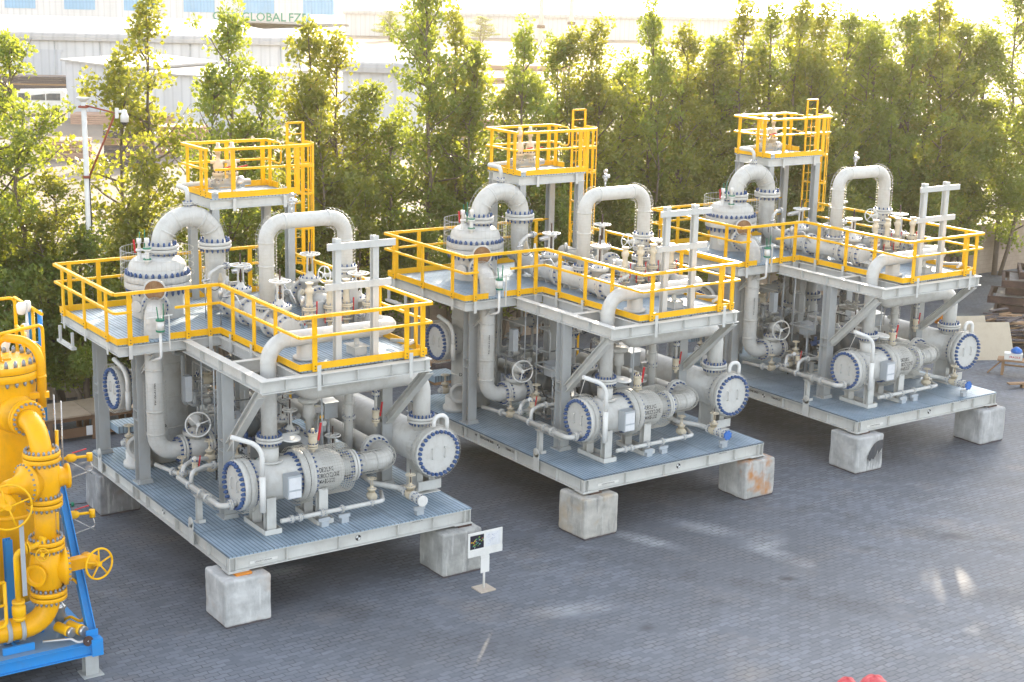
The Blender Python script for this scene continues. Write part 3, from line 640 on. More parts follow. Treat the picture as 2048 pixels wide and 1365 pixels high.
    def ball_valve(x, y, z, s=1., lever=True, mat='cream'):
        c = MB(); c.cyl((x, y, z), (x, y, z + .2 * s), .05 * s, 12); c.flange((x, y, z + .12 * s), (0, 0, 1), .12 * s, .045 * s, 18); c.flange((x, y, z + .18 * s), (0, 0, 1), .12 * s, .045 * s, 18); c.lathe((x, y, z + .22 * s), (0, 0, 1), [(0, .09 * s), (.06 * s, .105 * s), (.16 * s, .105 * s), (.22 * s, .09 * s)], 14); c.flange((x, y, z + .43 * s), (0, 0, 1), .12 * s, .045 * s, 18); c.flange((x, y, z + .48 * s), (0, 0, 1), .11 * s, .03 * s, 18); c.cyl((x, y, z + .5 * s), (x, y, z + .6 * s), .04 * s, 10)
        o_ = P('ball_valve', c, mat); q = MB(); q.bolts((x, y, z + .51 * s), (0, 0, 1), .09 * s, 8, .014 * s, .05 * s); q.bolts((x, y, z + .225 * s), (0, 0, 1), .1 * s, 8, .012 * s, .04 * s); P('bolt_ring', q, 'blue_bolt', o_)
        if lever: q = MB(); q.bar((x + .13 * s, y - .02, z + .3 * s), (x + .2 * s, y - .02, z + .72 * s), .03 * s, .05 * s, (1, 0, 0)); P('lever', q, 'red', o_)
        return o_
    ball_valve(2.6, hx, hz + .43, .95)
    # right-hand vessel
    rx, ry = 5.72, 1.02
    m, b = MB(), MB(); blind(m, b, (rx, ry, hz), (0, -1, 0), .58)
    m.lathe((rx, ry + .2, hz), (0, 1, 0), [(0, .45), (5.0, .45), (5.1, .43), (5.22, .33), (5.3, .1)], 40); m.cyl((rx, 1.75, hz + .4), (rx, 1.75, hz + .62), .2, 24)
    for s_ in (-.17, .17): m.tube([(rx + s_, ry, hz - .12), (rx + s_, ry - .05, hz - .12), (rx + s_, ry - .05, hz + .12), (rx + s_, ry, hz + .12)], .014, 6, .02)
    h2 = P('hydrocyclone_vessel', m, 'pipe'); P('bolt_ring', b, 'blue_bolt', h2)
    w = MB(); w.cage([(rx, ry + .0, hz), (rx, ry + .42, hz)], .62, 0, .06, 48, .004); P('wire_guard', w, 'wire', h2)
    dv = MB(); dv.tube([(rx + .28, ry + .1, hz + .5), (rx + .3, ry + .1, hz + .86), (rx - .06, ry + .1, hz + .86), (rx - .08, ry + .08, hz + .62)], .05, 12, .16); P('davit_arm', dv, 'white')
    for y in (1.75, 4.6):
        q = MB(); q.ibeam((rx - .2, y, .02), (rx - .2, y, .72), .16, .5, (0, 1, 0)); q.ibeam((rx + .12, y, .02), (rx + .12, y, .72), .16, .5, (0, 1, 0)); q.box(rx - .36, y - .4, .002, rx + .28, y + .4, .02); q.box(rx - .34, y - .42, .1, rx + .28, y - .4, .32); P('saddle', q, 'grey')
    # back-left nozzle with blind cover
    m, b = MB(), MB(); blind(m, b, (.16, 7.04, 1.95), (-1, 0, 0), .53); m.cyl((.4, 7.04, 1.95), (.85, 7.04, 1.95), .42, 32)
    for s_ in (-.15, .15): m.tube([(.16, 7.04 + s_, 1.85), (.11, 7.04 + s_, 1.85), (.11, 7.04 + s_, 2.09), (.16, 7.04 + s_, 2.09)], .014, 6, .02)
    mw = P('manway', m, 'pipe'); P('bolt_ring', b, 'blue_bolt', mw)
    w = MB(); w.cage([(.1, 7.04, 1.95), (.5, 7.04, 1.95)], .6, 0, .06, 40, .004); P('wire_guard', w, 'wire', mw)
    dv = MB(); dv.tube([(.3, 6.42, 1.7), (.3, 6.42, 2.5), (.2, 7.04, 2.68)], .055, 12, .4); dv.cyl((.3, 6.42, 1.55), (.3, 6.42, 2.0), .068, 12); P('davit_arm', dv, 'white')
    me = []
    text('DESANDER', .13, (.98, 6.555, 1.0), (.72, -.5, 0), (0, 0, 1), 'ink', S, 1.0)
    q = MB(); q.lathe((.62, 6.75, .002), (0, 0, 1), [(0, .36), (.12, .36), (.14, .3), (.4, .3)], 28); q.lathe((.62, 6.5, .62), (-.6, -.8, 0), [(-.1, .2), (.25, .2), (.25, .29), (.31, .29), (.31, .22), (.2, .2), (.1, .0)], 24); P('open_nozzle', q, 'pipe')
    # inlet pipe dropping through the platform edge
    d = V((-.42, -.907, 0)); c0 = V((vx, vy, 4.1))
    il = line('inlet_pipe', [c0 + d * .55, V((.38, 4.88, 4.1)), V((.38, 4.88, .88)), V((2.1, 4.88, .88))], .205, .42, [(c0 + d * 1.15, d, .34, .06, 18), ((1.0, 4.88, .88), (1, 0, 0), .33, .055, 16), ((1.68, 4.88, .88), (1, 0, 0), .33, .055, 16)], clamps=[((.38, 4.88, z), (0, 0, 1)) for z in (1.35, 1.9, 2.9)], n=24)
    w = MB(); w.cage([(.38, 4.88, 2.6), (.38, 4.88, 1.2)], .262, 0, .09, 12, .0035); w.cage([c0 + d * 1.25, V((.38, 4.88, 4.1)), V((.38, 4.88, 3.7))], .27, .42, .09, 12, .004); P('wire_guard', w, 'wire', il)
    text('PW-150-A1-H04', .075, (.31, 4.674, 2.35), (0, 0, 1), (-.94, -.34, 0), 'ink', il, 1.0)
    q = MB(); q.lathe(c0 + V((0, 0, .42)) + d * .85, d, [(0, .17), (.4, .17), (.4, .27), (.45, .27)], 28); bc = P('branch_nozzle', q, 'pipe'); q = MB(); q.lathe(c0 + V((0, 0, .42)) + d * 1.301, d, [(0, .235), (.012, .23)], 28); P('cover_board', q, 'brown_board', bc)
    # big gear operated valve on the inlet
    m, b = MB(), MB(); m.lathe((1.08, 4.88, .88), (1, 0, 0), [(0, .22), (.1, .29), (.42, .29), (.54, .22)], 24); m.lathe((1.34, 4.88, 1.08), (0, 0, 1), [(0, .2), (.1, .2), (.1, .29), (.15, .29), (.155, .29), (.2, .29), (.2, .14), (.26, .08), (.5, .06)], 24); b.bolts((1.34, 4.88, 1.28), (0, 0, 1), .25, 14, .018, .05); m.lathe((1.3, 4.78, 1.56), (-.2, -1, 0), [(-.15, .1), (-.1, .15), (.1, .15), (.14, .07), (.38, .05)], 16)
    gv = P('gear_valve', m, 'pipe'); P('bolt_ring', b, 'blue_bolt', gv); w = MB(); w.wheel((1.22, 4.4, 1.56), (-.25, -1, .12), .29, .02, 3, .045); P('handwheel', w, 'white', gv)
    # small bore manifold in front of the first vessel
    line('drain_manifold', [(.30, 3.4, .72), (.33, 1.13, .70), (.72, 1.13, .72)], .062, .14, [((.31, 2.1, .71), (0, 1, 0), .11, .03, 8), ((.31, 1.75, .71), (0, 1, 0), .11, .03, 8), ((.31, 2.75, .715), (0, 1, 0), .1, .03, 8), ((.55, 1.13, .71), (1, 0, 0), .115, .03, 8)], bolts='steel_bolt', n=14)
    line('drain_manifold', [(.33, 3.25, .72), (.36, 3.25, 1.0), (.75, 3.6, 1.0), (1.5, 3.75, .92)], .05, .12, [((.36, 3.25, .86), (0, 0, 1), .09, .02, 6)], bolts='steel_bolt', n=12)
    line('drain_manifold', [(.33, 2.75, .72), (.36, 2.75, 1.02), (.8, 3.0, 1.02), (1.9, 3.1, .9)], .05, .12, [((1.0, 3.02, 1.0), (1, 0, 0), .09, .02, 6)], bolts='steel_bolt', n=12)
    line('sample_line', [(.44, 5.15, .5), (.65, 4.2, .5), (2.4, 4.25, .55)], .05, .12, [((.6, 4.45, .5), (.2, -1, 0), .1, .03, 8), ((1.05, 4.21, .51), (1, 0, 0), .1, .03, 8)], bolts='steel_bolt', n=12)
    w = MB(); w.cage([(.31, 2.4, .71), (.33, 1.3, .7)], .12, 0, .05, 10, .003); P('wire_guard', w, 'wire')
    q = MB(); q.box(.22, 2.2, .004, .42, 2.4, .02); q.ibeam((.32, 2.3, .02), (.32, 2.3, .6), .12, .12, (0, 1, 0)); q.box(.22, 2.22, .6, .42, 2.38, .62); q.box(.24, 2.12, .02, .4, 2.135, .1); P('pipe_support', q, 'grey')
    for o_, ax in (((.72, 4.21, .5), (1, 0, 0)), ((1.2, 3.72, .96), (1, 0, 0)), ((1.45, 4.22, .52), (1, 0, 0)), ((1.6, 3.08, .94), (1, 0, 0))): gate_valve(o_, ax, (0, 0, 1), .38, .1, False, 'cream')
    ball_valve(.52, 2.95, .86, .62)
    q = MB(); q.lathe((.62, 3.2, 1.16), (-.5, -.8, .2), [(0, .055), (.03, .055)], 14); q.cyl((.62, 3.22, .98), (.62, 3.22, 1.16), .012, 6); P('pressure_gauge', q, 'white')
    # drain line along the front and capped drain valve
    line('drain_line', [(1.5, .62, .32), (4.05, .66, .32), (4.3, 1.2, .32)], .05, .14, [((1.75, .622, .32), (1, 0, 0), .09, .025, 8), ((1.95, .624, .32), (1, 0, 0), .09, .025, 8), ((3.0, .645, .32), (1, 0, 0), .09, .02, 6), ((2.5, .64, .32), (1, 0, 0), .09, .025, 8), ((3.75, .655, .32), (1, 0, 0), .075, .02, 6)], bolts='steel_bolt', n=12)
    line('capped_drain_line', [(4.2, 2.0, .55), (4.3, 1.6, .42), (4.74, 1.15, .36), (4.74, .1, .36)], .062, .2, [((4.74, .8, .36), (0, 1, 0), .11, .03, 8), ((4.74, .45, .36), (0, 1, 0), .12, .035, 8), ((4.74, .25, .36), (0, 1, 0), .12, .035, 8)], bolts='blue_bolt', n=12)
    gate_valve((4.74, .62, .36), (0, 1, 0), (0, 0, 1), .45, .11, True, 'cream'); gate_valve((3.95, 1.0, .35), (0, 1, 0), (0, 0, 1), .4, .1, False, 'cream')
    for x, y, h_ in ((4.74, .22, .2), (3.05, .64, .2), (2.55, .64, .2)): q = MB(); q.box(x - .09, y - .06, .003, x + .09, y + .06, .12); q.box(x - .14, y - .03, .12, x + .14, y + .03, h_); P('pipe_support', q, 'galv')
    cap = MB(); cap.lathe((4.74, .1, .36), (0, -1, 0), [(0, .12), (.012, .128), (.04, .128), (.05, .12)], 28); P('end_cap', cap, 'white')
    # piping under the deck; darker column grey on some imitates the deep shade
    line('bypass_pipe', [(4.25, 2.65, .9), (4.25, 2.65, 2.35), (4.6, 3.2, 2.4)], .105, .22, [((4.25, 2.65, 1.75), (0, 0, 1), .16, .02, 8)], clamps=[((4.25, 2.65, 2.1), (0, 0, 1))])
    w = MB(); w.cage([(4.25, 2.65, .95), (4.25, 2.65, 2.3)], .15, 0, .07, 10, .003); P('wire_guard', w, 'wire')
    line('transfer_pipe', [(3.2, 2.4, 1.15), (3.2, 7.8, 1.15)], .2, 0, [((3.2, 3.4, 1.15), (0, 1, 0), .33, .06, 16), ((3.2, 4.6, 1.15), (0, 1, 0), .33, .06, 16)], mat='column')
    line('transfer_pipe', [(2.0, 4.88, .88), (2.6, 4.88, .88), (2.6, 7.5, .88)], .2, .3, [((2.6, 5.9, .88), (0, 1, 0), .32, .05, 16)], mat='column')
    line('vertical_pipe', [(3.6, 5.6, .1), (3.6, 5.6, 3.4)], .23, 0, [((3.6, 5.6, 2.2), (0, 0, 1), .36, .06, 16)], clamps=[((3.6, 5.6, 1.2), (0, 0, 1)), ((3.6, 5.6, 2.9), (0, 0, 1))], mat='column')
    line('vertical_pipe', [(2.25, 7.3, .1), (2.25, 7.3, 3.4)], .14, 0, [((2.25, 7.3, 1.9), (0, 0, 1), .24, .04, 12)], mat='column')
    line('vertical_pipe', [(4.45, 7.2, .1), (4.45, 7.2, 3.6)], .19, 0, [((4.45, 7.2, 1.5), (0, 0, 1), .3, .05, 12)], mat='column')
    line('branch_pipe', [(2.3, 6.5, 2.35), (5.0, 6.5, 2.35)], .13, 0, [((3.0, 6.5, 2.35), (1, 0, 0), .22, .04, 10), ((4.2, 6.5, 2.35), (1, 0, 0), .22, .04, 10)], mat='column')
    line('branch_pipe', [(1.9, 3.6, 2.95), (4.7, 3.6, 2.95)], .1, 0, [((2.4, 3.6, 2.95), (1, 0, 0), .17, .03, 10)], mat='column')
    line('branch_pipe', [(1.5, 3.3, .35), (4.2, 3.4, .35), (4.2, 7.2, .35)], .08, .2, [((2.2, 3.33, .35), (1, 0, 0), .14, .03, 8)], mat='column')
    gate_valve((2.9, 3.0, 1.15), (1, 0, 0), (0, 0, 1), .85, .17); gate_valve((3.8, 2.6, .55), (0, 1, 0), (0, 0, 1), .8, .18); gate_valve((3.2, 4.0, 1.15), (0, 1, 0), (0, 0, 1), .8, .2)
    q = MB(); q.lathe((3.38, 3.0, 2.12), (0, 0, 1), [(0, .05), (.02, .2), (.06, .25), (.11, .25), (.15, .2), (.17, .05)], 24); q.lathe((3.38, 3.0, 1.4), (0, 0, 1), [(0, .07), (.35, .08), (.4, .15), (.72, .13)], 16); P('diaphragm_actuator', q, 'pipe')
    for c, r_ in (((2.75, 3.0, 1.3), .28), ((2.95, 2.75, 1.05), .25), ((2.6, 3.35, 1.15), .24), ((1.95, 3.6, .8), .2)):
        q = MB(); q.lathe((c[0], c[1], c[2] - r_), (0, 0, 1), [(r_ - r_ * math.cos(a * PI / 10), r_ * math.sin(a * PI / 10) ** .7 + .001) for a in range(11)], 14); P('insulation_jacket', q, 'dark')
    for (x, y, z, w_, d_, h_) in ((4.0, 3.2, 1.65, .34, .3, .38), (1.95, 4.0, 1.45, .36, .34, .3), (2.1, 3.4, 1.0, .3, .3, .04), (2.2, 4.2, 1.25, .2, .2, .16)):
        q = MB(); q.box(x - w_ / 2, y - d_ / 2, z, x + w_ / 2, y + d_ / 2, z + h_); q.obox((x - w_ / 2 - .02, y - d_ / 2 - .05, z + h_ + .002), (w_ + .04, 0, 0), (0, d_ + .1, .05), (0, -.002, .012)); q.cyl((x, y, .01), (x, y, z - .002), .03, 8); P('instrument_hood', q, 'galv')
    q = MB(); q.box(1.0, 4.55, 2.1, 1.16, 4.75, 2.7); q.cyl((1.6, 4.3, 1.2), (1.6, 4.3, 3.35), .018, 8); q.cyl((3.47, 2.5, .6), (3.47, 2.5, 2.7), .018, 8); q.cyl((1.42, 4.6, 1.5), (1.42, 4.6, 3.35), .015, 8); P('conduit', q, 'galv')
    q = MB(); q.cyl((2.05, 3.9, 1.15), (2.45, 3.9, 1.15), .075, 14); q.cyl((2.5, 3.9, 1.15), (2.62, 3.9, 1.15), .1, 14); q.cyl((2.2, 3.9, 1.2), (2.2, 3.9, 1.36), .05, 10); P('flow_transmitter', q, 'blue_bolt')
    q = MB()
    for k in range(5):
        a, b_ = R.uniform(1.4, 2.2), R.uniform(3.5, 4.3); q.tube([(a, b_, 1.3), (a + .15, b_ - .1, .8), (a + .5, b_ - .2, .55), (a + .75, b_ + .2, 1.0), (a + .6, b_ + .1, 1.3)], .012, 6, .15)
    P('cable', q, 'black')
    ball_valve(4.75, 2.25, 1.55, .8); line('gauge_line', [(4.75, 2.25, 1.9), (4.75, 2.25, 2.6)], .035, 0, [((4.75, 2.25, 2.35), (0, 0, 1), .09, .03, 8)])
    line('gauge_line', [(.4, 7.3, .45), (1.1, 7.25, .45)], .06, 0, [((.5, 7.3, .45), (1, 0, 0), .11, .03, 8), ((.7, 7.28, .45), (1, 0, 0), .11, .03, 8)], bolts='steel_bolt'); gate_valve((.6, 7.28, .45), (1, 0, 0), (0, 0, 1), .42, .12, False, 'cream')
    q = MB(); q.box(.42, 7.55, .62, 1.2, 8.2, .8); P('step_box', q, 'grating')
    rc = random.Random(21)
    for k in range(34):   # small-bore lines under the deck; darker materials picked to stand in for shade
        x, y, z = rc.uniform(1.5, 4.7), rc.uniform(2.9, 6.6), rc.choice((.35, .6, .9, 1.6, 2.0, 2.5, 2.9)); pts = [V((x, y, z))]
        for j in range(rc.choice((2, 3, 4))):
            a = (aa + rc.choice((1, 2))) % 3 if j else rc.randrange(3); aa = a; l = rc.uniform(.35, 1.3) * rc.choice((-1, 1)); q_ = pts[-1] + V((l if a == 0 else 0, l if a == 1 else 0, l if a == 2 else 0)); q_ = V((min(4.75, max(1.35, q_.x)), min(7.6, max(2.75, q_.y)), min(3.2, max(.12, q_.z))))
            if (q_ - pts[-1]).length > .2 and (len(pts) < 2 or (q_ - pts[-1]).angle(pts[-1] - pts[-2]) < 2): pts.append(q_)
        if len(pts) < 2: continue
        r_ = rc.choice((.018, .025, .035, .05)); c_ = (pts[0] + pts[1]) / 2; ax = (pts[1] - pts[0]).normalized(); m, b = MB(), MB(); m.tube(pts, r_, 10, .09)
        if r_ > .02:
            for sg_ in (-.3, .3): fl(m, b, c_ + ax * sg_ * .5, ax, r_ + .055, .02, 6, .01)
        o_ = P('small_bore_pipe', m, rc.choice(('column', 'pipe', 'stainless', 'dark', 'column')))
        if b.v: P('bolt_ring', b, 'steel_bolt', o_)
        if r_ > .03 and abs(ax.z) < .5: gate_valve(c_, ax, (0, 0, 1), rc.uniform(.34, .5), rc.uniform(.09, .14), rc.random() < .5, rc.choice(('cream', 'pipe')))
    for k in range(7):
        x, y = rc.uniform(1.7, 4.6), rc.uniform(3.0, 6.4); h_ = rc.uniform(.5, 1.6); q = MB(); q.ibeam((x, y, .02), (x, y, h_), .1, .1, (0, 1, 0)); q.box(x - .16, y - .06, h_, x + .16, y + .06, h_ + .015); q.box(x - .09, y - .09, .002, x + .09, y + .09, .02); P('pipe_support', q, 'grey')
    for k in range(11):
        x, y, z, r_ = rc.uniform(1.8, 4.4), rc.uniform(3.2, 5.6), rc.uniform(.5, 1.7), rc.uniform(.13, .24); q = MB(); q.lathe((x, y, z), (rc.uniform(-1, 1), rc.uniform(-1, 1), .2), [(-r_ * 1.2, r_ * .5), (-r_, r_), (-r_ * .1, r_ * 1.05), (0, r_ * 1.2), (.04, r_ * 1.2), (.05, r_), (r_, r_ * .9), (r_ * 1.3, r_ * .5)], 14); P('insulation_jacket', q, 'dark')
    for k in range(5):
        x, y = rc.uniform(1.6, 4.4), rc.uniform(2.9, 4.8); q = MB(); q.lathe((x, y, rc.uniform(1.0, 2.2)), (-.5, -.8, .1), [(0, .05), (.05, .06), (.06, .06)], 14); P('pressure_gauge', q, 'white')
    for k in range(16):   # stubs, tees and drains on the headers above the deck
        hx_ = rc.choice((2.83, 4.85)); y = rc.uniform(2.5, 7.2); q = MB(); d_ = rc.choice((V((0, 0, 1)), V((.8, -.3, .5)), V((-.8, -.3, .5)))).normalized(); q.cyl(V((hx_, y, 3.98)) + d_ * .15, V((hx_, y, 3.98)) + d_ * .42, .035, 10); q.flange(V((hx_, y, 3.98)) + d_ * .32, d_, .075, .03, 14); q.flange(V((hx_, y, 3.98)) + d_ * .37, d_, .075, .03, 14)
        if k % 2: q.lathe(V((hx_, y, 3.98)) + d_ * .4, d_, [(0, .05), (.1, .06), (.14, .04), (.24, .03)], 10)
        P('drain_stub', q, rc.choice(('pipe', 'stainless', 'cream')))
    for x, y in ((3.6, 5.2), (3.9, 6.2), (3.5, 3.5), (2.2, 5.2)):
        q = MB(); q.tube([(x, y, 3.67), (x, y, 4.35), (x + .3, y - .2, 4.4), (x + .35, y - .5, 4.1)], .022, 8, .08); q.lathe((x, y, 4.3), (0, 0, 1), [(0, .03), (.08, .06), (.2, .06), (.25, .03)], 10); P('impulse_line', q, 'stainless')
    # level bridle on the platform edge
    q = MB(); q.cyl((.33, 4.28, 3.95), (.33, 4.28, 4.16), .085, 16); q.tube([(.33, 4.28, 3.95), (.33, 4.28, 3.3), (.2, 4.5, 3.2)], .035, 10, .08); q.bar((.0, 4.28, 4.25), (.62, 4.26, 4.28), .02, .02); q.bar((.55, 4.3, 3.45), (.55, 4.3, 4.28), .05, .02, (1, 0, 0)); lg = P('level_bridle', q, 'white')
    q = MB(); q.cyl((.33, 4.28, 3.91), (.33, 4.28, 3.95), .1, 16); q.cyl((.33, 4.28, 4.16), (.33, 4.28, 4.2), .1, 16); q.bar((.28, 4.26, 4.2), (.24, 4.24, 4.5), .02, .02, (1, 0, 0)); q.bar((.4, 4.26, 4.2), (.4, 4.24, 4.56), .02, .02, (1, 0, 0)); P('gasket', q, 'green', lg)
    # small valves on the vessel dome
    for x, y, z in ((.97, 6.62, 5.0), (.9, 6.95, 4.95)):
        q = MB(); q.cyl((x, y, z - .1), (x, y, z + .4), .05, 12); q.flange((x, y, z + .08), (0, 0, 1), .1, .04, 16); q.flange((x, y, z + .34), (0, 0, 1), .1, .04, 16); q.lathe((x, y, z + .4), (0, 0, 1), [(0, .05), (.1, .03), (.14, .06), (.24, .06)], 12); dvv = P('dome_valve', q, 'white')
        if y < 6.8: q = MB(); q.flange((x, y, z + .12), (0, 0, 1), .103, .03, 16); q.flange((x, y, z + .38), (0, 0, 1), .103, .03, 16); P('gasket', q, 'green', dvv)
        else: q = MB(); q.bar((x - .1, y, z + .3), (x - .13, y, z + .62), .025, .04, (1, 0, 0)); P('lever', q, 'red', dvv); q = MB(); q.bar((x + .02, y, z + .4), (x + .02, y, z + .8), .02, .02, (1, 0, 0)); q.bar((x + .14, y, z + .3), (x + .15, y, z + .85), .02, .02, (1, 0, 0)); P('stem', q, 'green', dvv)
    # instruments round the bends
    line('impulse_line', [(2.35, 6.2, 3.9), (2.35, 6.2, 4.72), (2.7, 6.4, 4.82), (3.1, 6.55, 4.82)], .045, .12, [((2.95, 6.5, 4.82), (1, .3, 0), .09, .03, 8)], n=10)
    q = MB(); q.cyl((2.18, 6.05, 3.67), (2.18, 6.05, 4.75), .015, 8); q.cyl((2.1, 6.05, 4.6), (2.3, 6.05, 4.62), .03, 8); q.lathe((2.9, 6.1, 4.75), (.9, -.3, .15), [(0, .05), (.12, .07), (.3, .07), (.34, .1), (.38, .1), (.5, .05)], 12); q.box(2.75, 5.9, 4.45, 3.1, 5.98, 4.53); P('transmitter', q, 'stainless')
    q = MB(); q.tube([(2.3, 6.3, 4.2), (2.2, 6.2, 4.5), (2.45, 6.1, 4.3), (2.6, 6.0, 4.45)], .01, 6, .1); P('cable', q, 'black')
    # tower top: vent pipe and block valves
    line('tower_vent_pipe', [(2.2, vy, 6.2), (2.2, vy, 6.68), (2.2, 7.72, 6.68), (3.6, 7.75, 6.72)], .055, .14, [((2.2, vy, 6.34), (0, 0, 1), .12, .03, 8), ((3.05, 7.74, 6.7), (1, 0, 0), .12, .03, 8)], n=12)
    for x in (3.35, 3.72):
        q = MB(); q.lathe((x, 7.8, 6.6), (0, 0, 1), [(0, .09), (.05, .09), (.05, .15), (.13, .15), (.13, .09), (.26, .1), (.26, .15), (.34, .15), (.34, .1), (.5, .13), (.62, .1), (.62, .05), (.8, .05), (.8, .075), (.98, .075), (.98, .045), (1.08, .045)], 16); q.cyl((x - .2, 7.8, 7.2), (x + .2, 7.8, 7.2), .04, 10); tv = P('tower_relief_valve', q, 'cream')
        q = MB(); q.bolts((x, 7.8, 6.73), (0, 0, 1), .13, 8, .014, .05); q.bolts((x, 7.8, 6.94), (0, 0, 1), .13, 8, .014, .05); P('bolt_ring', q, 'rust', tv)
        q = MB(); q.bar((x + .12, 7.7, 7.05), (x + .36, 7.66, 7.1), .03, .03); P('lever', q, 'red', tv)
    q = MB(); q.lathe((3.5, 7.8, 6.66), (1, 0, 0), [(-.5, .06), (-.3, .1), (-.2, .16), (-.12, .1), (.3, .1), (.36, .16), (.5, .16), (.5, .08), (.7, .08)], 16); P('vent_body', q, 'stainless')
    w = MB()
    for k in range(14):
        a = k * 2 * PI / 14; w.ring((3.5, 7.8, 6.55 + .02 * k), (0, 0, 1), .32, .004, 20, 3)
    P('wire_guard', w, 'wire')
    return S

# ------------------------------------------------------------------ placing the skids and their blocks
TH = .61
MODS = ((-5.80, 30.347, .60), (1.83, 35.928, .612), (9.68, 41.553, .612))
A = process_skid('process_skid', 'grey process skid nearest the camera, white sign in front of it, yellow rails on top', 'grey process skids on concrete blocks')
B = copy_tree(A); C = copy_tree(A)
B['label'] = 'grey process skid in the middle of the three, between its two neighbours'
C['label'] = 'farthest grey process skid, beside the rusty steel frames and scrap timber'
for o, (x, y, t) in zip((A, B, C), MODS): o.location = (x, y, 1.48); o.rotation_euler = (0, 0, t)
for o, train in ((B, 'TRAIN 11'), (C, 'TRAIN 21')):
    for ch in list(o.children):
        if ch.name.startswith('end_cap'): bpy.data.objects.remove(ch)
    s = MB(); i = len(s.v); n_ = 16
    for y in (.1, .05):
        for k in range(n_): a = 2 * PI * k / n_; r_ = .135 if k % 2 else .105; s.v.append(V((4.74 + r_ * math.cos(a), y, .36 + r_ * math.sin(a))))
    for k in range(n_): s.face([i + k, i + (k + 1) % n_, i + n_ + (k + 1) % n_, i + n_ + k])
    s.face([i + n_ + k for k in range(n_)]); s.build('end_cap', 'blue_cap', o)
    text('HYDROCYCLONE SKID', .085, (.086, 4.5, -.17), (0, -1, 0), (0, 0, 1), 'ink', o, 1.0)
    text(train, .085, (.086, 3.3, -.17), (0, -1, 0), (0, 0, 1), 'ink', o, 1.1)

for o, sd in ((A, 3), (B, 5), (C, 8)):   # hoses, tags and loose lines that differ from skid to skid
    r3 = random.Random(sd)
    for k in range(4):
        q = MB(); x, y = r3.uniform(1.4, 4.2), r3.uniform(2.7, 3.6); q.tube([(x, y, r3.uniform(.8, 1.6)), (x + .2, y - .1, .5), (x + r3.uniform(.3, .8), y + .1, .25), (x + r3.uniform(.8, 1.2), y - .15, r3.uniform(.4, 1.2))], r3.choice((.012, .018)), 6, .18); q.build('cable', r3.choice(('black', 'green', 'black')), o)
    for k in range(3):
        q = MB(); x, y = r3.uniform(1.6, 4.4), r3.uniform(2.7, 3.3); h_ = r3.uniform(.9, 1.9); q.box(x - .12, y - .08, h_, x + .12, y + .08, h_ + r3.uniform(.12, .3)); q.cyl((x, y, .01), (x, y, h_ - .002), .025, 8); q.build('junction_box', r3.choice(('galv', 'stainless', 'column')), o)
    for k in range(3): q = MB(); x, y, z = r3.uniform(1.5, 4.5), r3.uniform(2.6, 3.2), r3.uniform(.6, 2.0); q.box(x, y, z, x + .1, y + .003, z + .07); q.build('tag_plate', r3.choice(('red', 'paper', 'yellow')), o)
def block(label, x, y, ang, mat, s=1.06, h=1.055):   # x, y = nearest corner on the ground
    ca, sa = math.cos(ang), math.sin(ang); m = MB(); m.box(0, 0, .03, s, s, h)
    # slightly irregular cast faces
    o = m.build('concrete_block', mat, None, .045)
    bs = o.modifiers['edge']; bs.segments = 4; bs.width = .06
    sd = o.modifiers.new('grid', 'SUBSURF'); sd.subdivision_type = 'SIMPLE'; sd.levels = sd.render_levels = 5
    for nm_, sz, st in (('cast_unevenness', .35, .035), ('cast_pits', .06, .010)):
        tx = bpy.data.textures.get(nm_) or bpy.data.textures.new(nm_, 'CLOUDS'); tx.noise_scale = sz; dm = o.modifiers.new(nm_, 'DISPLACE'); dm.texture = tx; dm.strength = st; dm.mid_level = .5; dm.texture_coords = 'GLOBAL'
    o.location = (x, y, 0); o.rotation_euler = (0, 0, ang)
    tag(o, label, 'concrete block', 'concrete blocks under the skids')
    d = MB(); d.box(.03, .03, 0, s - .03, s - .03, .045); d.build('bottom_edge', 'wood_dark', o); return o
block('white stained concrete block with an orange run, behind it the white sign, near left', -5.83, 29.99, .60, mat_concrete('cast_concrete_pale', 1, (.5, .27, .1), .25, .25, (.66, .65, .62)))
block('grey concrete block with a dark burn mark, half hidden by the white sign', -1.45, 33.02, .60, mat_concrete('cast_concrete_grey', 2.3, (.2, .2, .2), .3, .55, (.52, .51, .47)))
block('dark grey rounded concrete block in the shade beside the yellow skid', -10.17, 36.55, .60, mat_concrete('cast_concrete_dark', 3.4, (.22, .16, .12), .5, .4, (.34, .34, .34)))
block('beige streaked concrete block under the front corner of the middle skid', 1.87, 35.6, .64, mat_concrete('cast_concrete_beige', 4.1, (.5, .36, .2), .5, .5, (.58, .55, .49)))
block('rust stained concrete block under the far corner of the middle skid', 6.23, 38.83, .62, mat_concrete('cast_concrete_rusty', 5.6, (.50, .22, .07), .95, .25, (.58, .56, .52)))
cb = block('pale concrete block splashed with black paint under the farthest skid', 9.66, 41.24, .60, mat_concrete('cast_concrete_splashed', 6.2, (.5, .5, .5), .3, .2, (.60, .59, .56)))
block('pale concrete block with a small blue mark beside the scrap timber', 14.03, 44.29, .61, mat_concrete('cast_concrete_right', 7.9, (.4, .38, .35), .4, .35, (.56, .55, .53)))
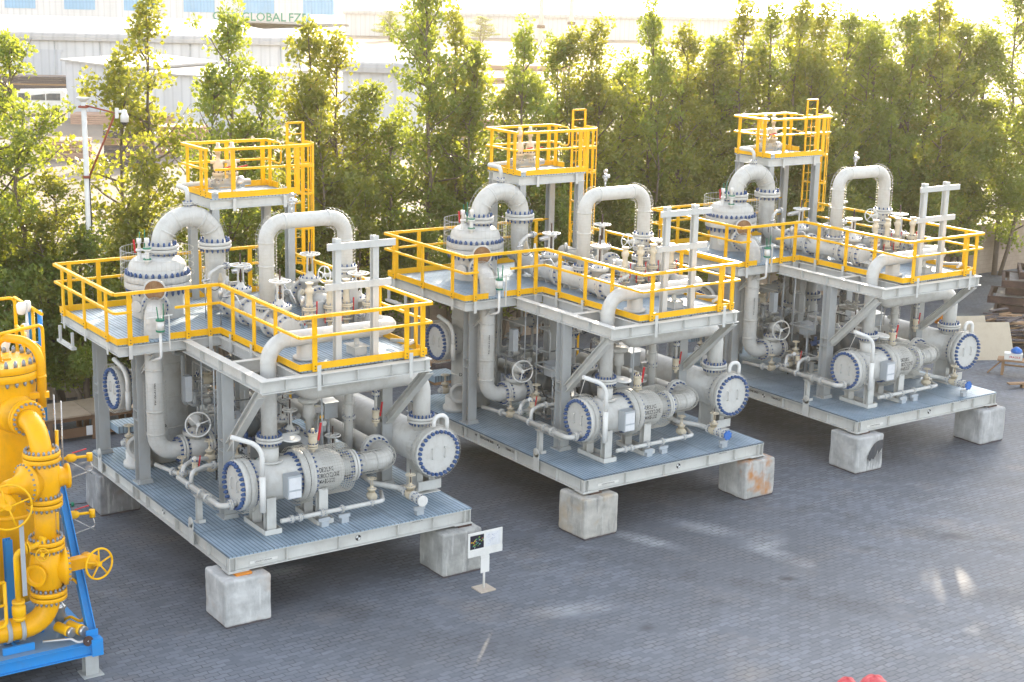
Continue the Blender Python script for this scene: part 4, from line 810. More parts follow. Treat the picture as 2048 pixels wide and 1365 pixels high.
# black paint splash with runs: a thin film of paint on the block's face
sp = MB()
def film(pts, y=-.022):
    i = len(sp.v); sp.v += [V((x, y, z)) for x, z in pts]; sp.face(list(range(i, i + len(pts))))
film([(.40, .42), (.46, .58), (.54, .72), (.64, .82), (.80, .89), (.98, .90), (1.01, .80), (.99, .66), (.90, .56), (.84, .50), (.80, .62), (.74, .46), (.66, .36), (.58, .40), (.52, .33), (.46, .38)])
for k in range(13):
    x = .41 + k * .045; film([(x, .52 + .02 * (k % 3)), (x + .018, .52), (x + .012, .05 + .07 * ((k * 7) % 5)), (x + .003, .04 + .07 * ((k * 7) % 5))], -.0225)
sp.build('paint_splash', paint('black_paint_run', (.07, .075, .085), .6), cb)
k = MB(); k.lathe((.55, -.003, .62), (0, -1, 0), [(0, .001), (.0005, .05)], 3)
for lab, x, y, m in (('thin orange packing plate between the nearest skid corner and its white block', -5.62, 30.42, 'orange'), ('rusty packing plate on the grey block behind the white sign', -1.1, 33.6, 'rust'), ('rusty packing plate on the beige streaked block', 2.02, 36.1, 'rust'), ('rusty packing plate on the rust stained block', 6.5, 39.35, 'rust'), ('rusty packing plate on the paint splashed block', 9.85, 41.75, 'rust'), ('rusty packing plate on the block with the blue mark', 14.35, 44.85, 'rust'), ('grey packing plate on the dark shaded block', -9.95, 37.1, 'dark')):
    q = MB(); q.cbox((.1, .1, .026), .36, .34, .044); o = q.build('packing_plate', m); o.location = (x, y, 1.055); o.rotation_euler = (0, 0, .61); tag(o, lab, 'packing plate', 'packing plates on the concrete blocks')
q = MB(); q.lathe((.52, -.003, .58), (0, -1, 0), [(0, .055), (.003, .05)], 14); 

# ------------------------------------------------------------------ white sign on a post
sg = thing('notice_stand', 'white notice board on a short post with a drawing and a dark plant picture', 'notice stand', (-.51, 32.5, 0), .62)
q = MB(); q.box(-.2, -.2, 0, .2, .2, .035); q.build('base_plate', paint('weathered_cream_plate', (.55, .47, .38), .8, (.3, .22, .15), .6), sg, .006)
q = MB(); q.cyl((0, 0, .035), (0, 0, .82), .028, 14); q.build('post', 'white', sg)
q = MB(); q.box(-.46, -.035, .84, .46, -.015, 1.40); bd = q.build('board', 'white', sg, .004)
q = MB(); q.box(-.12, -.045, .42, .11, -.036, .80); q.box(-.12, -.034, .78, .11, -.03, .9); q.build('lower_sheet', 'white', sg)
q = MB(); q.box(-.41, -.0375, 1.02, -.045, -.0355, 1.34); pl = q.build('plant_picture', paint('dark_picture', (.012, .014, .03), .35, (.03, .03, .06), .3), bd)
q = MB(); cols = [paint('print_' + n_, c_, .4) for n_, c_ in (('lime', (.20, .42, .03)), ('yellow', (.62, .55, .03)), ('red', (.45, .06, .04)), ('pale', (.5, .52, .55)), ('teal', (.04, .25, .22)))]
for k in range(46):
    u, w_ = R.uniform(0, 1), R.uniform(-.5, .5); x = -.37 + u * .28 + w_ * .1; z = 1.10 + u * .13 - w_ * .16; q.cur = R.randrange(5); a, b_ = R.uniform(.012, .04), R.uniform(.01, .025)
    i = len(q.v); q.v += [V((x, -.0385 - k * 2e-5, z)), V((x + a, -.0385 - k * 2e-5, z + a * .4)), V((x + a, -.0385 - k * 2e-5, z + a * .4 + b_)), V((x, -.0385 - k * 2e-5, z + b_))]; q.face([i, i + 1, i + 2, i + 3])
q.build('plant_image', cols, pl)
q = MB(); q.box(.0, -.0375, 1.02, .40, -.0355, 1.35); dr = q.build('drawing_sheet', 'paper', bd)
q = MB()
for k in range(34):
    x, z = R.uniform(.04, .34), R.uniform(1.06, 1.30); a, b_ = R.uniform(.01, .05), R.uniform(-.01, .03); q.bar((x, -.0385, z), (x + a, -.0385, z + b_), .0015, .003)
q.build('drawing_lines', paint('drawing_ink', (.25, .27, .42), .6), dr)
q = MB(); q.box(-.46, -.042, .84, .46, -.036, 1.0); q.build('cover_strip', 'white', bd)

# ------------------------------------------------------------------ yellow metering skid at the left
Y = thing('yellow_pipe_skid', 'yellow pipework and vessel on a bright blue base frame', 'pipe skid', (-7.83, 27.85, .68), .6)
def YP(nm, mb, mat, parent=Y): return mb.build(nm, mat, parent)
q = MB(); q.ibeam((-3.4, .07, -.13), (-.02, .07, -.13), .14, .24); q.ibeam((-.08, .15, -.13), (-.08, 6, -.13), .14, .236); q.ibeam((-3.4, 5.9, -.13), (-.16, 5.9, -.13), .14, .236); q.ibeam((-3.33, .15, -.13), (-3.33, 5.8, -.13), .14, .236)
q.box(-.2, -.03, -.27, .02, .17, .07); q.box(-.24, .18, -.01, .0, .2, .2); YP('base_frame', q, 'blue')
q = MB(); q.box(-3.3, .14, -.022, -.15, 5.85, -.004); YP('deck_plate', q, paint('blue_grey_deck', (.16, .26, .38), .5, (.25, .27, .28), .5))
for x, y in ((-.2, .12), (-3.2, .12)):
    q = MB(); q.ibeam((x, y, -.65), (x, y, -.255), .26, .22, (0, 1, 0)); q.box(x - .2, y - .2, -.68, x + .2, y + .2, -.65); YP('foot', q, 'column')
q = MB(); q.ibeam((-.08, .3, .0), (-.02, 2.3, 3.0), .16, .16, (1, 0, 0)); YP('brace', q, 'blue')
for x, y, h_ in ((-.1, 2.6, 3.6), (-.1, 4.6, 4.2), (-2.2, 1.2, 2.2), (-1.3, 1.4, 1.9)):
    q = MB(); q.ibeam((x, y, .0), (x, y, h_), .15, .15, (0, 1, 0)); YP('post', q, 'blue')
vx, vy = -.95, 2.42
q, b = MB(), MB(); q.lathe((vx, vy, .3), (0, 0, 1), [(0, .5), (.2, .61), (4.2, .62), (4.5, .66), (4.62, .68)], 40)
q.flange((vx, vy, 4.90), (0, 0, 1), .76, .15, 48); q.flange((vx, vy, 5.06), (0, 0, 1), .76, .14, 48); q.lathe((vx, vy, 2.1), (0, 0, 1), [(0, .62), (.01, .632), (.06, .632), (.07, .62)], 40); q.ring((vx, vy, 5.24), (1, .2, 0), .05, .015, 16)
for a in (0, PI / 2, PI, 3 * PI / 2): q.bar((vx, vy, 5.21), (vx + .2 * math.cos(a), vy + .2 * math.sin(a), 5.205), .025, .05)
b.bolts((vx, vy, 5.20), (0, 0, 1), .68, 24, .04, .13); b.bolts((vx, vy, 4.90), (0, 0, -1), .69, 24, .036, .1)
d = V((.17, -.985, 0)); c0 = V((vx, vy, 4.25))
q.lathe(c0 + d * .5, d, [(0, .42), (.18, .35), (.2, .25), (.32, .20)], 32)
yv = YP('filter_vessel', q, 'yellow_pipe'); YP('bolt_ring', b, 'steel_bolt', yv)
q = MB(); q.lathe((vx, vy, 5.045), (0, 0, 1), [(0, .745), (.02, .745)], 48, cap=False); YP('gasket', q, 'rubber', yv)
def yfl(m, b, o, ax, r, t, nb, br=.03):
    o, ax = V(o), V(ax).normalized(); m.flange(o + ax * .01, ax, r, t, 32); m.flange(o - ax * .01, -ax, r, t, 32); m.lathe(o - ax * .01, ax, [(0, r * .8), (.02, r * .8)], 20)
    b.bolts(o + ax * (t + .01), ax, r * .86, nb, br, br * 2.6); b.bolts(o - ax * (t + .01), -ax, r * .86, nb, br, br * 2.6)
m, b = MB(), MB(); cx, cy = -.79, .62
m.tube([c0 + d * .8, V((cx, cy, 4.27)), V((cx, cy, 3.5))], .20, 28, .56); yfl(m, b, c0 + d * .98, d, .355, .065, 20, .026); yfl(m, b, (cx, cy, 3.72), (0, 0, 1), .35, .085, 20, .027)
m.tube([(cx, cy, 2.9), (cx, cy, 1.9)], .20, 28); yfl(m, b, (cx, cy, 2.83), (0, 0, 1), .35, .085, 20, .027); yfl(m, b, (cx, cy, 1.98), (0, 0, 1), .35, .085, 20, .027)
m.tube([(cx, cy, .95), (cx, cy, .36), (-3.3, cy, .36)], .215, 28, .5); yfl(m, b, (cx, cy, .95), (0, 0, 1), .35, .085, 20, .027)
p_ = YP('main_pipe', m, 'yellow_pipe'); YP('bolt_ring', b, 'steel_bolt', p_)
for zz, nm in ((3.27, 1), (1.47, 2)):
    m, b = MB(), MB(); m.lathe((cx, cy, zz), (0, 0, 1), [(-.42, .24), (-.34, .27), (-.2, .32), (0, .34), (.2, .32), (.34, .27), (.42, .24)], 28)
    if nm == 1:
        m.lathe((cx, cy, zz), (1, -.1, 0), [(.15, .24), (.32, .2), (.38, .18), (.42, .18), (.44, .24), (.49, .24)], 28)
        m.lathe((cx, cy, zz), (-1, -.25, 0), [(.15, .3), (.28, .33), (.30, .38), (.37, .38), (.375, .34), (.4, .34), (.42, .24), (.6, .16), (.8, .13)], 32); b.bolts(V((cx, cy, zz)) + V((-1, -.25, 0)).normalized() * .37, (-1, -.25, 0), .355, 22, .02, .04)
        m.lathe((-1.62, .3, 3.0), (-.1, -1, .1), [(-.35, .12), (-.1, .2), (.1, .2), (.14, .1), (.3, .05)], 18)
    else:
        m.lathe((cx, cy, zz), (1, -.2, 0), [(.15, .3), (.27, .33), (.29, .37), (.36, .37), (.37, .33), (.41, .31)], 32); b.bolts(V((cx, cy, zz)) + V((1, -.2, 0)).normalized() * .36, (1, -.2, 0), .345, 20, .02, .05)
        m.lathe((cx, cy, zz), (-1, -.9, 0), [(.2, .17), (.38, .17), (.40, .22), (.45, .22), (.45, .16), (.4, .15)], 28)
        m.bar((-.40, .56, 1.47), (.02, .48, 1.52), .2, .22); m.lathe((.0, .48, 1.5), (.35, -1, 0), [(-.15, .15), (.1, .15), (.14, .06), (.28, .05)], 16)
    yb = YP('ball_valve', m, 'yellow_pipe'); YP('bolt_ring', b, 'steel_bolt', yb)
    w = MB()
    if nm == 1: w.wheel((-1.62, .05, 3.02), (-.12, -1, .1), .42, .022, 4, .06)
    else: w.wheel((.1, .24, 1.5), (.3, -1, .05), .3, .022, 5, .05)
    YP('handwheel', w, 'yellow', yb)
for x in (-1.62, -1.36): q = MB(); q.ring((x, cy, .36), (1, 0, 0), .23, .018, 28, 6); q.bar((x, cy, .36 + .0), (x, cy, .36 + .001), .01, .01); q.lathe((x - .035, cy, .36), (1, 0, 0), [(0, .22), (0, .24), (.08, .24), (.08, .22)], 32, cap=False); YP('pipe_clamp', q, 'column')
q = MB(); q.ibeam((-1.5, cy, .0), (-1.5, cy, .1), .3, .4, (0, 1, 0)); q.box(-1.8, .3, .002, -1.2, .36, .14); q.box(-.9, 1.0, .0, -.8, 1.1, .3); q.box(-.55, .42, .0, -.45, .52, .12); YP('pipe_stool', q, 'blue')
q = MB(); q.tube([(vx + .62, vy - .5, 4.3), (vx + .62, vy - .5, 5.6), (vx - .02, vy, 5.68), (vx - .05, vy, 5.5)], lambda f: .085 if f < .55 else .075, 16, .5); q.bar((vx + .3, vy - .45, 4.55), (vx + .75, vy - .55, 4.55), .1, .12); q.cyl((vx, vy, 5.2), (vx, vy, 5.9), .014, 8); q.lathe((vx + .62, vy - .5, 4.9), (0, 0, 1), [(0, .11), (.04, .11)], 16); YP('davit_arm', q, 'yellow_pipe')
q = MB()
for pts in ([(-2.6, 1.6, 5.75), (.0, 2.75, 5.75), (.0, 2.75, 4.3)], [(.02, 2.8, 5.95), (.02, 4.6, 5.95)], [(.02, 4.6, 4.4), (.02, 4.6, 5.95), (-2.6, 4.6, 5.95)], [(-1.55, 3.2, 4.8), (-1.55, 3.2, 6.1), (-2.9, 3.2, 6.3)], [(-1.7, 3.2, 4.8), (-1.7, 3.2, 6.15)], [(.02, 3.4, 4.4), (.02, 3.4, 5.95)], [(-.35, 2.9, 4.4), (-.35, 2.9, 5.75)], [(.0, 2.75, 5.2), (.02, 4.6, 5.35)], [(-2.6, 1.6, 5.3), (-1.9, 1.95, 5.3)]): q.tube(pts, .035, 10, .12)
YP('guard_rail', q, 'yellow')
q = MB(); q.tube([(.13, 3.3, 3.6), (.13, 3.3, 5.92)], .05, 12); q.tube([(-.02, 3.5, 4.9), (-.02, 3.5, 6.0)], .045, 12); q.bar((.13, 3.3, 5.2), (-.3, 3.3, 5.3), .08, .1); YP('instrument_post', q, 'blue')
q = MB(); q.lathe((-.22, 3.35, 5.86), (0, 0, 1), [(0, .05), (.04, .09), (.2, .10), (.24, .07)], 16); q.lathe((-.08, 3.4, 5.9), (0, 0, 1), [(0, .05), (.04, .07), (.18, .07), (.22, .05)], 14); q.lathe((-.16, 3.35, 5.5), (0, 0, 1), [(0, .05), (.04, .09), (.13, .09), (.17, .05)], 14); q.tube([(-.1, 3.4, 5.2), (-.12, 3.35, 5.95)], .03, 8); q.lathe((-.65, 3.1, 5.1), (0, 0, 1), [(0, .1), (.15, .07), (.3, .11), (.4, .05)], 12); YP('transmitter', q, 'white')
for zz in (3.15, 1.95):
    q = MB(); q.tube([(-.1, 2.0, zz), (.55, 1.9, zz)], .03, 10); q.lathe((.2, 1.95, zz), (1, -.1, 0), [(-.1, .05), (-.05, .085), (.05, .085), (.1, .05)], 12); q.lathe((.56, 1.9, zz - .02), (0, 0, 1), [(-.08, .06), (.08, .06)], 12); vv = YP('sample_valve', q, 'yellow')
    q = MB(); q.bar((.22, 1.95, zz + .1), (.5, 1.9, zz + .16), .03, .02); YP('lever', q, 'red', vv)
    q = MB(); q.tube([(.56, 1.9, zz - .05), (.62, 1.9, zz - .3), (-.1, 2.0, zz - .5)], .012, 6, .05); q.tube([(.1, 1.95, zz - .02), (.6, 1.88, zz - .38)], .012, 6); YP('sample_tube', q, 'stainless', vv)
q = MB(); q.tube([(-.2, 1.6, 4.6), (-.2, 1.6, 1.4)], .016, 6); q.tube([(.0, 1.8, 4.4), (-.02, 1.8, 2.6)], .016, 6); q.tube([(-1.05, .3, .12), (-.55, .15, .12), (-.45, .05, .06), (-.25, .02, .06)], .028, 8, .1); YP('impulse_line', q, 'stainless')
for k in (0, 1): q = MB(); q.lathe((-.62 + k * .22, .62 - k * .05, .2), (.45, -.9, -.1), [(-.1, .05), (-.06, .1), (.2, .1), (.22, .11), (.24, .11), (.28, .11)], 16); rg = YP('regulator', q, 'yellow'); q = MB(); q.lathe(V((-.62 + k * .22, .62 - k * .05, .2)) + V((.45, -.9, -.1)).normalized() * .281, (.45, -.9, -.1), [(0, .1), (.08, .1)], 16); YP('end_plate', q, 'stainless', rg)
q = MB(); q.lathe((-.26, .03, .06), (.1, -1, .05), [(0, .1), (.03, .1)], 18); YP('end_plug', q, 'rust')
q = MB(); q.tube([(-.42, 1.1, .1), (-.3, .9, .25), (-.1, .62, .14), (-.06, .9, .8), (-.18, .95, 1.0), (-.25, 1.1, .95)], .03, 8, .1); q.tube([(-.3, 1.3, 2.6), (-.3, 1.2, 4.0)], .035, 8); q.tube([(-.33, 1.35, 1.6), (-.33, 1.3, 2.3)], .03, 8); YP('branch_pipe', q, 'yellow')
q = MB(); q.lathe((-.45, 1.1, .1), (0, 0, 1), [(0, .1), (.15, .12), (.25, .1), (.3, .14), (.36, .14), (.4, .09), (.8, .09), (.85, .12), (.9, .12)], 16); YP('pilot_valve', q, 'stainless')
q = MB()
for z0, z1 in ((.42, 1.5), (1.0, 1.0)): pass
q.tube([(-1.72, .25, 1.5), (-1.72, .25, .62), (-2.4, .1, .62)], .035, 10, .1); q.tube([(-1.72, .25, 1.05), (-2.5, .05, 1.05)], .03, 10); q.tube([(-1.72, .25, 1.5), (-2.5, .05, 1.52)], .035, 10); q.tube([(-2.2, .2, .2), (-1.95, .28, .9), (-2.0, .3, 1.6)], .02, 8, .1); YP('guard_rail', q, 'yellow')
q = MB(); q.tube([(-1.45, .35, .7), (-1.45, .35, 2.0), (-1.05, .4, 2.05), (-.85, .45, 2.15)], .055, 12, .14); q.lathe((-1.45, .35, .62), (0, 0, 1), [(0, .08), (.05, .12), (.1, .12), (.1, .09), (.14, .13), (.3, .13), (.34, .09), (.36, .12), (.42, .12)], 18); q.flange((-1.28, .37, 2.04), (1, .1, .05), .11, .03, 18); q.flange((-1.23, .37, 2.045), (1, .1, .05), .11, .03, 18); q.flange((-.95, .42, 2.1), (1, .2, .1), .11, .05, 18); q.wheel((-1.0, .2, 1.92), (0, -1, .1), .12, .013, 4); YP('branch_pipe', q, 'yellow')
q = MB(); q.box(-1.42, .12, 1.2, -1.34, .15, 2.7); YP('cable_tray', q, 'galv')
q = MB(); q.lathe((-2.0, 1.1, .8), (0, 0, 1), [(0, .3), (.3, .34), (.5, .3), (1.2, .3)], 20); YP('filter_pot', q, 'yellow_pipe')
for x, y, h_, r_ in ((-2.3, 2.0, 3.2, .3), (-.9, 4.2, 3.0, .35), (-2.6, 4.2, 3.6, .4)): q = MB(); q.tube([(x, y, .0), (x, y, h_)], r_, 20); q.flange((x, y, h_), (0, 0, 1), r_ * 1.5, .16, 28); YP('standpipe', q, 'yellow_pipe')
HAZE, ANISO, SUN_EL, SKY, SUN, EXPO, SAT = .00018, .6, 17.0, .15, 2.7, 2.22, .42

# ------------------------------------------------------------------ trees along the boundary wall
def leaf_crown(seed, Hh, rad, dens=1.0, low=.12, lean=.0):
    r = random.Random(seed); v, f = [], []; tb = MB()
    nst = r.choice((2, 2, 3)); stems = []
    for s in range(nst):
        a = r.uniform(0, 6.28); off = V((math.cos(a), math.sin(a), 0)) * (.0 if s == 0 else rad * .45); top = Hh * (1 if s == 0 else r.uniform(.72, .93)); pts = []
        for k in range(9):
            z = top * .93 * k / 8; pts.append(V((r.uniform(-.12, .12) * (k > 0) + lean * z * .04, r.uniform(-.12, .12) * (k > 0), z)) + off * min(1, .25 + k / 5))
        tb.tube(pts, lambda q, w_=.115 * (1 if s == 0 else .7): w_ * (1 - q) + .012, 8); stems.append((pts, top))
    def at(pts, q):
        q *= len(pts) - 1; i = min(int(q), len(pts) - 2); return pts[i].lerp(pts[i + 1], q - i)
    def clump(c, cr, n):
        for _ in range(n):
            while True:
                p = V((r.uniform(-1, 1), r.uniform(-1, 1), r.uniform(-1, 1)))
                if p.length < 1: break
            p = V((p.x * cr, p.y * cr, p.z * cr * .95)); l = r.uniform(.10, .19); w_ = l * r.uniform(.26, .42)
            d = (p.normalized() * .6 + V((r.gauss(0, .6), r.gauss(0, .6), r.gauss(.15, .6)))).normalized(); s_ = d.cross(V((r.gauss(0, 1), r.gauss(0, 1), r.gauss(0, 1)))).normalized()
            o = c + p; i = len(v); v.extend([o, o + d * l * .5 + s_ * w_, o + d * l, o + d * l * .5 - s_ * w_]); f.append((i, i + 1, i + 2, i + 3))
    for pts, top in stems:
        nb = int(34 * dens * top / 12)
        for k in range(nb):
            q = low + (1 - low) * ((k + r.random()) / nb) ** .85; base = at(pts, min(q, .99)); a = r.uniform(0, 6.28)
            prof = (1 - .8 * ((q - .45) / .55) ** 1.7 if q > .45 else .85 + .5 * (q - low)); prof = max(.2, min(1, prof)) * r.choice((.35, .6, .9, 1.1, 1.35, 1.7))
            Lb = rad * prof; el = r.uniform(.15, .85) + .3 * q; d = V((math.cos(a) * math.cos(el), math.sin(a) * math.cos(el), math.sin(el))); end = base + d * Lb; mid = base.lerp(end, .5) + V((0, 0, -.06 * Lb))
            if Lb > .3: tb.tube([base, mid, end], lambda q_: .028 * (1 - q_) + .006, 4)
            nc = max(2, int(Lb * (3.1 if q < .5 else 2.3)))
            for j in range(nc):
                t_ = .3 + .7 * (j + r.random()) / nc; c = base.lerp(end, t_) + V((r.gauss(0, .16), r.gauss(0, .16), r.gauss(0, .16))); cr = r.uniform(.22, .5) * (1.05 if q < .5 else .8)
                clump(c, cr, int(r.uniform(34, 60) * dens * (cr / .3) ** 1.6))
        for k in range(4): clump(pts[-1] + V((r.gauss(0, .08), r.gauss(0, .08), -.25 * k + .3)), .2 + .07 * k, 45 + 20 * k)
    me = bpy.data.meshes.new('crown'); me.from_pydata([tuple(a) for a in v], [], f); me.update()
    tm = tb.build('trunk', 'bark'); tmesh = tm.data; bpy.data.objects.remove(tm); return me, tmesh
VAR = [leaf_crown(11, 12, 1.95), leaf_crown(12, 12, 1.7, .95), leaf_crown(13, 12, 2.1, 1.05), leaf_crown(14, 12, 1.5, .9), leaf_crown(15, 12, 1.85, 1.0, .1, .6), leaf_crown(16, 7, 2.1, 1.4, .06)]
for k, (a, b) in enumerate(VAR): a.materials.append(M['leaf2' if k in (1, 4) else 'leaf'])
GT = 'evergreen trees along the boundary wall'
rt = random.Random(5)
def tree(x, y, h, k, w, label, rot=None):
    base = 7. if k == 5 else 12.; o = thing('evergreen_tree', label, 'tree', (x, y, 0), rt.uniform(0, 6.28) if rot is None else rot, GT); o.scale = (w * 1.08, w * 1.08, h * 1.045 / base)
    for nm, me in (('trunk', VAR[k][1]), ('crown', VAR[k][0])):
        c = bpy.data.objects.new(nm, me); col.objects.link(c); c.parent = o
TREES = [
 (-14.86, 46.09, 11.3, 2, .9, 'tall loose tree cut by the left picture edge above the yellow skid'),
 (-16.3, 45.2, 10.2, 0, .9, 'leafy tree at the far left edge in front of the white van'),
 (-13.95, 46.5, 7.3, 4, .85, 'shorter yellowish tree between the left edge tree and the camera pole'),
 (-13.0, 45.9, 5.6, 5, .8, 'low dark bushy tree at the foot of the camera pole'),
 (-11.44, 48.43, 12.4, 1, 1.05, 'tall narrow tree just right of the security camera, against the white warehouse'),
 (-12.2, 48.4, 6.0, 4, .75, 'small tree growing between the camera pole and the tall narrow tree'),
 (-9.21, 49.96, 12.0, 0, .92, 'tall tree right behind the left yellow ladder, tip near the green sign letters'),
 (-8.3, 51.0, 10.1, 3, 1.0, 'thin tree right of the left ladder tree with bare twigs'),
 (-7.12, 51.39, 11.7, 4, .95, 'tall tree with a leaning tip right of the green sign letters'),
 (-6.1, 52.3, 11.2, 1, .95, 'tall tree second to the right of the green sign letters'),
 (-5.1, 53.4, 9.6, 2, .8, 'lower tree in front of the small white shed'),
 (-4.4, 53.3, 8.2, 3, .95, 'short tree at the gap where the pink timber pack shows'),
 (-3.06, 54.18, 12.9, 2, .9, 'tallest tree left of the middle tower, its top cut by the picture'),
 (-2.2, 55.1, 12.0, 1, .85, 'tall slim tree leaning against the tallest one left of the middle tower'),
 (-1.44, 55.29, 10.9, 3, 1.05, 'pointed tree just left of the middle tower platform'),
 (.21, 56.42, 11.5, 0, .85, 'broad tree directly behind the middle tower platform'),
 (-.6, 56.6, 9.4, 4, .9, 'lower tree filling the gap behind the middle tower platform'),
 (1.41, 57.6, 11.0, 3, 1.05, 'slim tree left of the two far chimney masts\' feet'),
 (2.0, 57.5, 11.4, 4, .9, 'tree right under the right hand chimney mast'),
 (2.95, 58.3, 11.6, 1, .95, 'tree right of the middle ladder cage'),
 (3.9, 59.6, 9.8, 2, .8, 'lower tree behind the white riser loop of the middle skid'),
 (5.11, 59.78, 12.1, 0, .8, 'tall pointed tree standing alone between middle and right towers'),
 (6.4, 61.0, 11.5, 4, .95, 'tree left of the right tower with a rounded top'),
 (7.7, 62.2, 11.0, 3, 1.1, 'thin see-through tree just left of the right tower'),
 (8.81, 62.32, 12.3, 1, 1.0, 'tall bright tree directly behind the right tower platform'),
 (10.1, 63.6, 12.2, 3, 1.0, 'very slim tall tree right of the bright tree behind the right tower'),
 (11.07, 63.87, 12.5, 4, .9, 'tall tree behind the right ladder cage, tip at the picture top'),
 (12.55, 65.1, 12.2, 1, 1.05, 'tree to the right of the right ladder cage'),
 (13.8, 65.74, 12.0, 2, .85, 'dense tree behind the right riser loop'),
 (15.2, 67.0, 11.6, 0, 1.0, 'dense tree right of the right riser loop'),
 (16.7, 68.3, 12.0, 2, .95, 'broad tree behind the right cross shaped stand'),
 (17.94, 68.9, 12.7, 4, 1.1, 'tall tree with a high pointed tip near the right edge'),
 (19.7, 70.0, 11.6, 2, 1.0, 'broad tree over the beige wall near the right edge'),
 (20.9, 70.7, 11.4, 0, 1.05, 'tree over the wall behind the rusty steel frames'),
 (4.4, 61.5, 10.2, 0, .9, 'second row tree filling the gap left of the lone pointed tree'),
 (5.9, 62.6, 9.8, 2, .85, 'second row tree between the lone pointed tree and the rounded one'),
 (7.1, 63.6, 10.0, 0, .9, 'second row tree behind the thin see-through tree'),
 (8.3, 64.4, 10.6, 2, .85, 'second row tree half behind the bright tree of the right tower'),
 (9.7, 65.3, 10.8, 0, .95, 'second row tree right behind the very slim tall tree'),
 (11.4, 66.4, 11.0, 2, .9, 'second row tree showing between the right ladder and its neighbour'),
 (12.9, 67.4, 10.8, 0, .95, 'second row tree just left of the dense tree at the right riser loop'),
 (14.6, 68.5, 11.0, 2, .9, 'second row tree right of the dense tree at the right riser loop'),
 (16.2, 70.0, 11.0, 0, .95, 'second row tree behind the broad tree of the right stand'),
 (18.6, 71.4, 11.4, 2, .95, 'second row tree between the two tall trees near the right edge'),
 (22.6, 71.8, 13.2, 2, 1.0, 'tall dark tree cut by the right picture edge'),
]
for t in TREES: tree(*t)

# ------------------------------------------------------------------ boundary wall and what stands along it
wd = V((36.3, 24.9, 0)).normalized(); wn = V((-wd.y, wd.x, 0)); wang = math.atan2(wd.y, wd.x)
wall = MB(); wall.box(-30, 0, 0, 75, .2, 2.3); wall.box(-30, -.02, 2.3, 75, .22, 2.36)
for k in range(22): wall.box(-28 + k * 4.8, -.06, 0, -27.7 + k * 4.8, -.001, 2.295)
wo = wall.build('boundary_wall', mat_block_wall()); p = V((-14.4, 46.4, 0)) + wn * .55; wo.location = p; wo.rotation_euler = (0, 0, wang); tag(wo, 'long beige block wall running behind the row of trees', 'wall')
bx = thing('meter_box', 'grey metal box on the beige wall with a black conduit looping over it', 'utility box', p + wd * .35 - wn * .001 + V((0, 0, .7)), wang)
q = MB(); q.box(-.3, -.14, 0, .3, -.001, .46); q.build('box', 'galv', bx, .01); q = MB(); q.tube([(.2, -.05, -.05), (.5, -.05, -.05), (.5, -.05, 1.1), (1.2, -.05, 1.15)], .03, 8, .12); q.build('conduit', 'black', bx); q = MB(); q.cyl((-.05, -.14, .36), (-.05, -.155, .36), .03, 10); q.build('lock', 'black', bx)
cp = thing('camera_pole', 'white pole with a bracket and a white dome security camera, top plate above', 'camera pole', (-12.75, 45.9, 0))
q = MB(); q.cyl((0, 0, 0), (0, 0, 9.55), .10, 16, .075); q.build('pole', 'white', cp); q = MB(); q.lathe((0, 0, 9.56), (0, 0, 1), [(-.12, .06), (0, .2), (.02, .2)], 16); q.build('cap', 'white', cp)
q = MB(); q.cyl((.05, -.02, 9.35), (.95, -.1, 9.15), .025, 8); q.cyl((.93, -.1, 9.1), (.12, -.08, 7.3), .03, 8); q.box(-.13, -.13, 9.28, .13, .13, 9.34); q.lathe((0, 0, 7.2), (0, 0, 1), [(0, .12), (.08, .12)], 12); q.build('bracket', paint('red_oxide', (.30, .07, .04), .7), cp)
q = MB(); q.cyl((.09, -.02, 7.2), (.09, -.02, 2.0), .02, 6); q.build('cable', 'black', cp)
q = MB(); q.box(.95, -.15, 9.0, 1.04, -.05, 9.3); q.cyl((1.0, -.1, 9.2), (1.2, -.12, 9.2), .045, 10); q.lathe((1.22, -.12, 8.9), (0, 0, 1), [(0, .12), (.18, .12), (.25, .08), (.34, .07), (.37, .03)], 18); dc = q.build('dome_camera', 'white', cp)
q = MB(); q.lathe((1.22, -.12, 8.9), (0, 0, -1), [(0, .105)] + [(.105 * math.sin(a * PI / 12), .105 * math.cos(a * PI / 12)) for a in range(1, 7)], 18); q.build('lens_dome', 'black', dc)

# ------------------------------------------------------------------ scrap and timber on the ground
def plank_stack(name, label, cat, x, y, ang, L_, W_, n, th, mat, group=None, jitter=.02, seed=1, gap=.0):
    r = random.Random(seed); q = MB(); per = max(1, int(W_ / .22))
    for k in range(n):
        z = k * (th + gap)
        for j in range(per):
            a = r.uniform(-jitter, jitter); l = L_ * r.uniform(.9, 1.0); q.cur = r.choice((0, 0, 0, 1)); o_ = r.uniform(-jitter, jitter) * 2
            c, s_ = math.cos(a), math.sin(a); q.obox((-L_ / 2 + o_, -W_ / 2 + j * W_ / per, z), (l * c, l * s_, 0), (-s_ * W_ / per * .96, c * W_ / per * .96, 0), (0, 0, th * .94))
    o = q.build(name, [mat, 'wood' if mat != 'rust' else 'rust']); o.location = (x, y, 0); o.rotation_euler = (0, 0, ang); return tag(o, label, cat, group)
pt = thing('pallet', 'long wooden pallet bench topped with plywood sheets below the wall at the left', 'pallet', (-11.95, 44.0, 0), .60)
q = MB()
for x in (-1.9, -.6, .7, 1.9):
    for y in (-.7, .0, .66): q.box(x - .07, y - .05, 0, x + .07, y + .05, .62)
for y in (-.75, -.02, .66): q.box(-2.1, y, .62, 2.1, y + .1, .74)
q.box(-2.0, -.72, .12, 2.0, -.69, .4); q.build('frame', paint('dark_pallet_wood', (.17, .10, .06), .8, (.3, .2, .13), .5), pt)
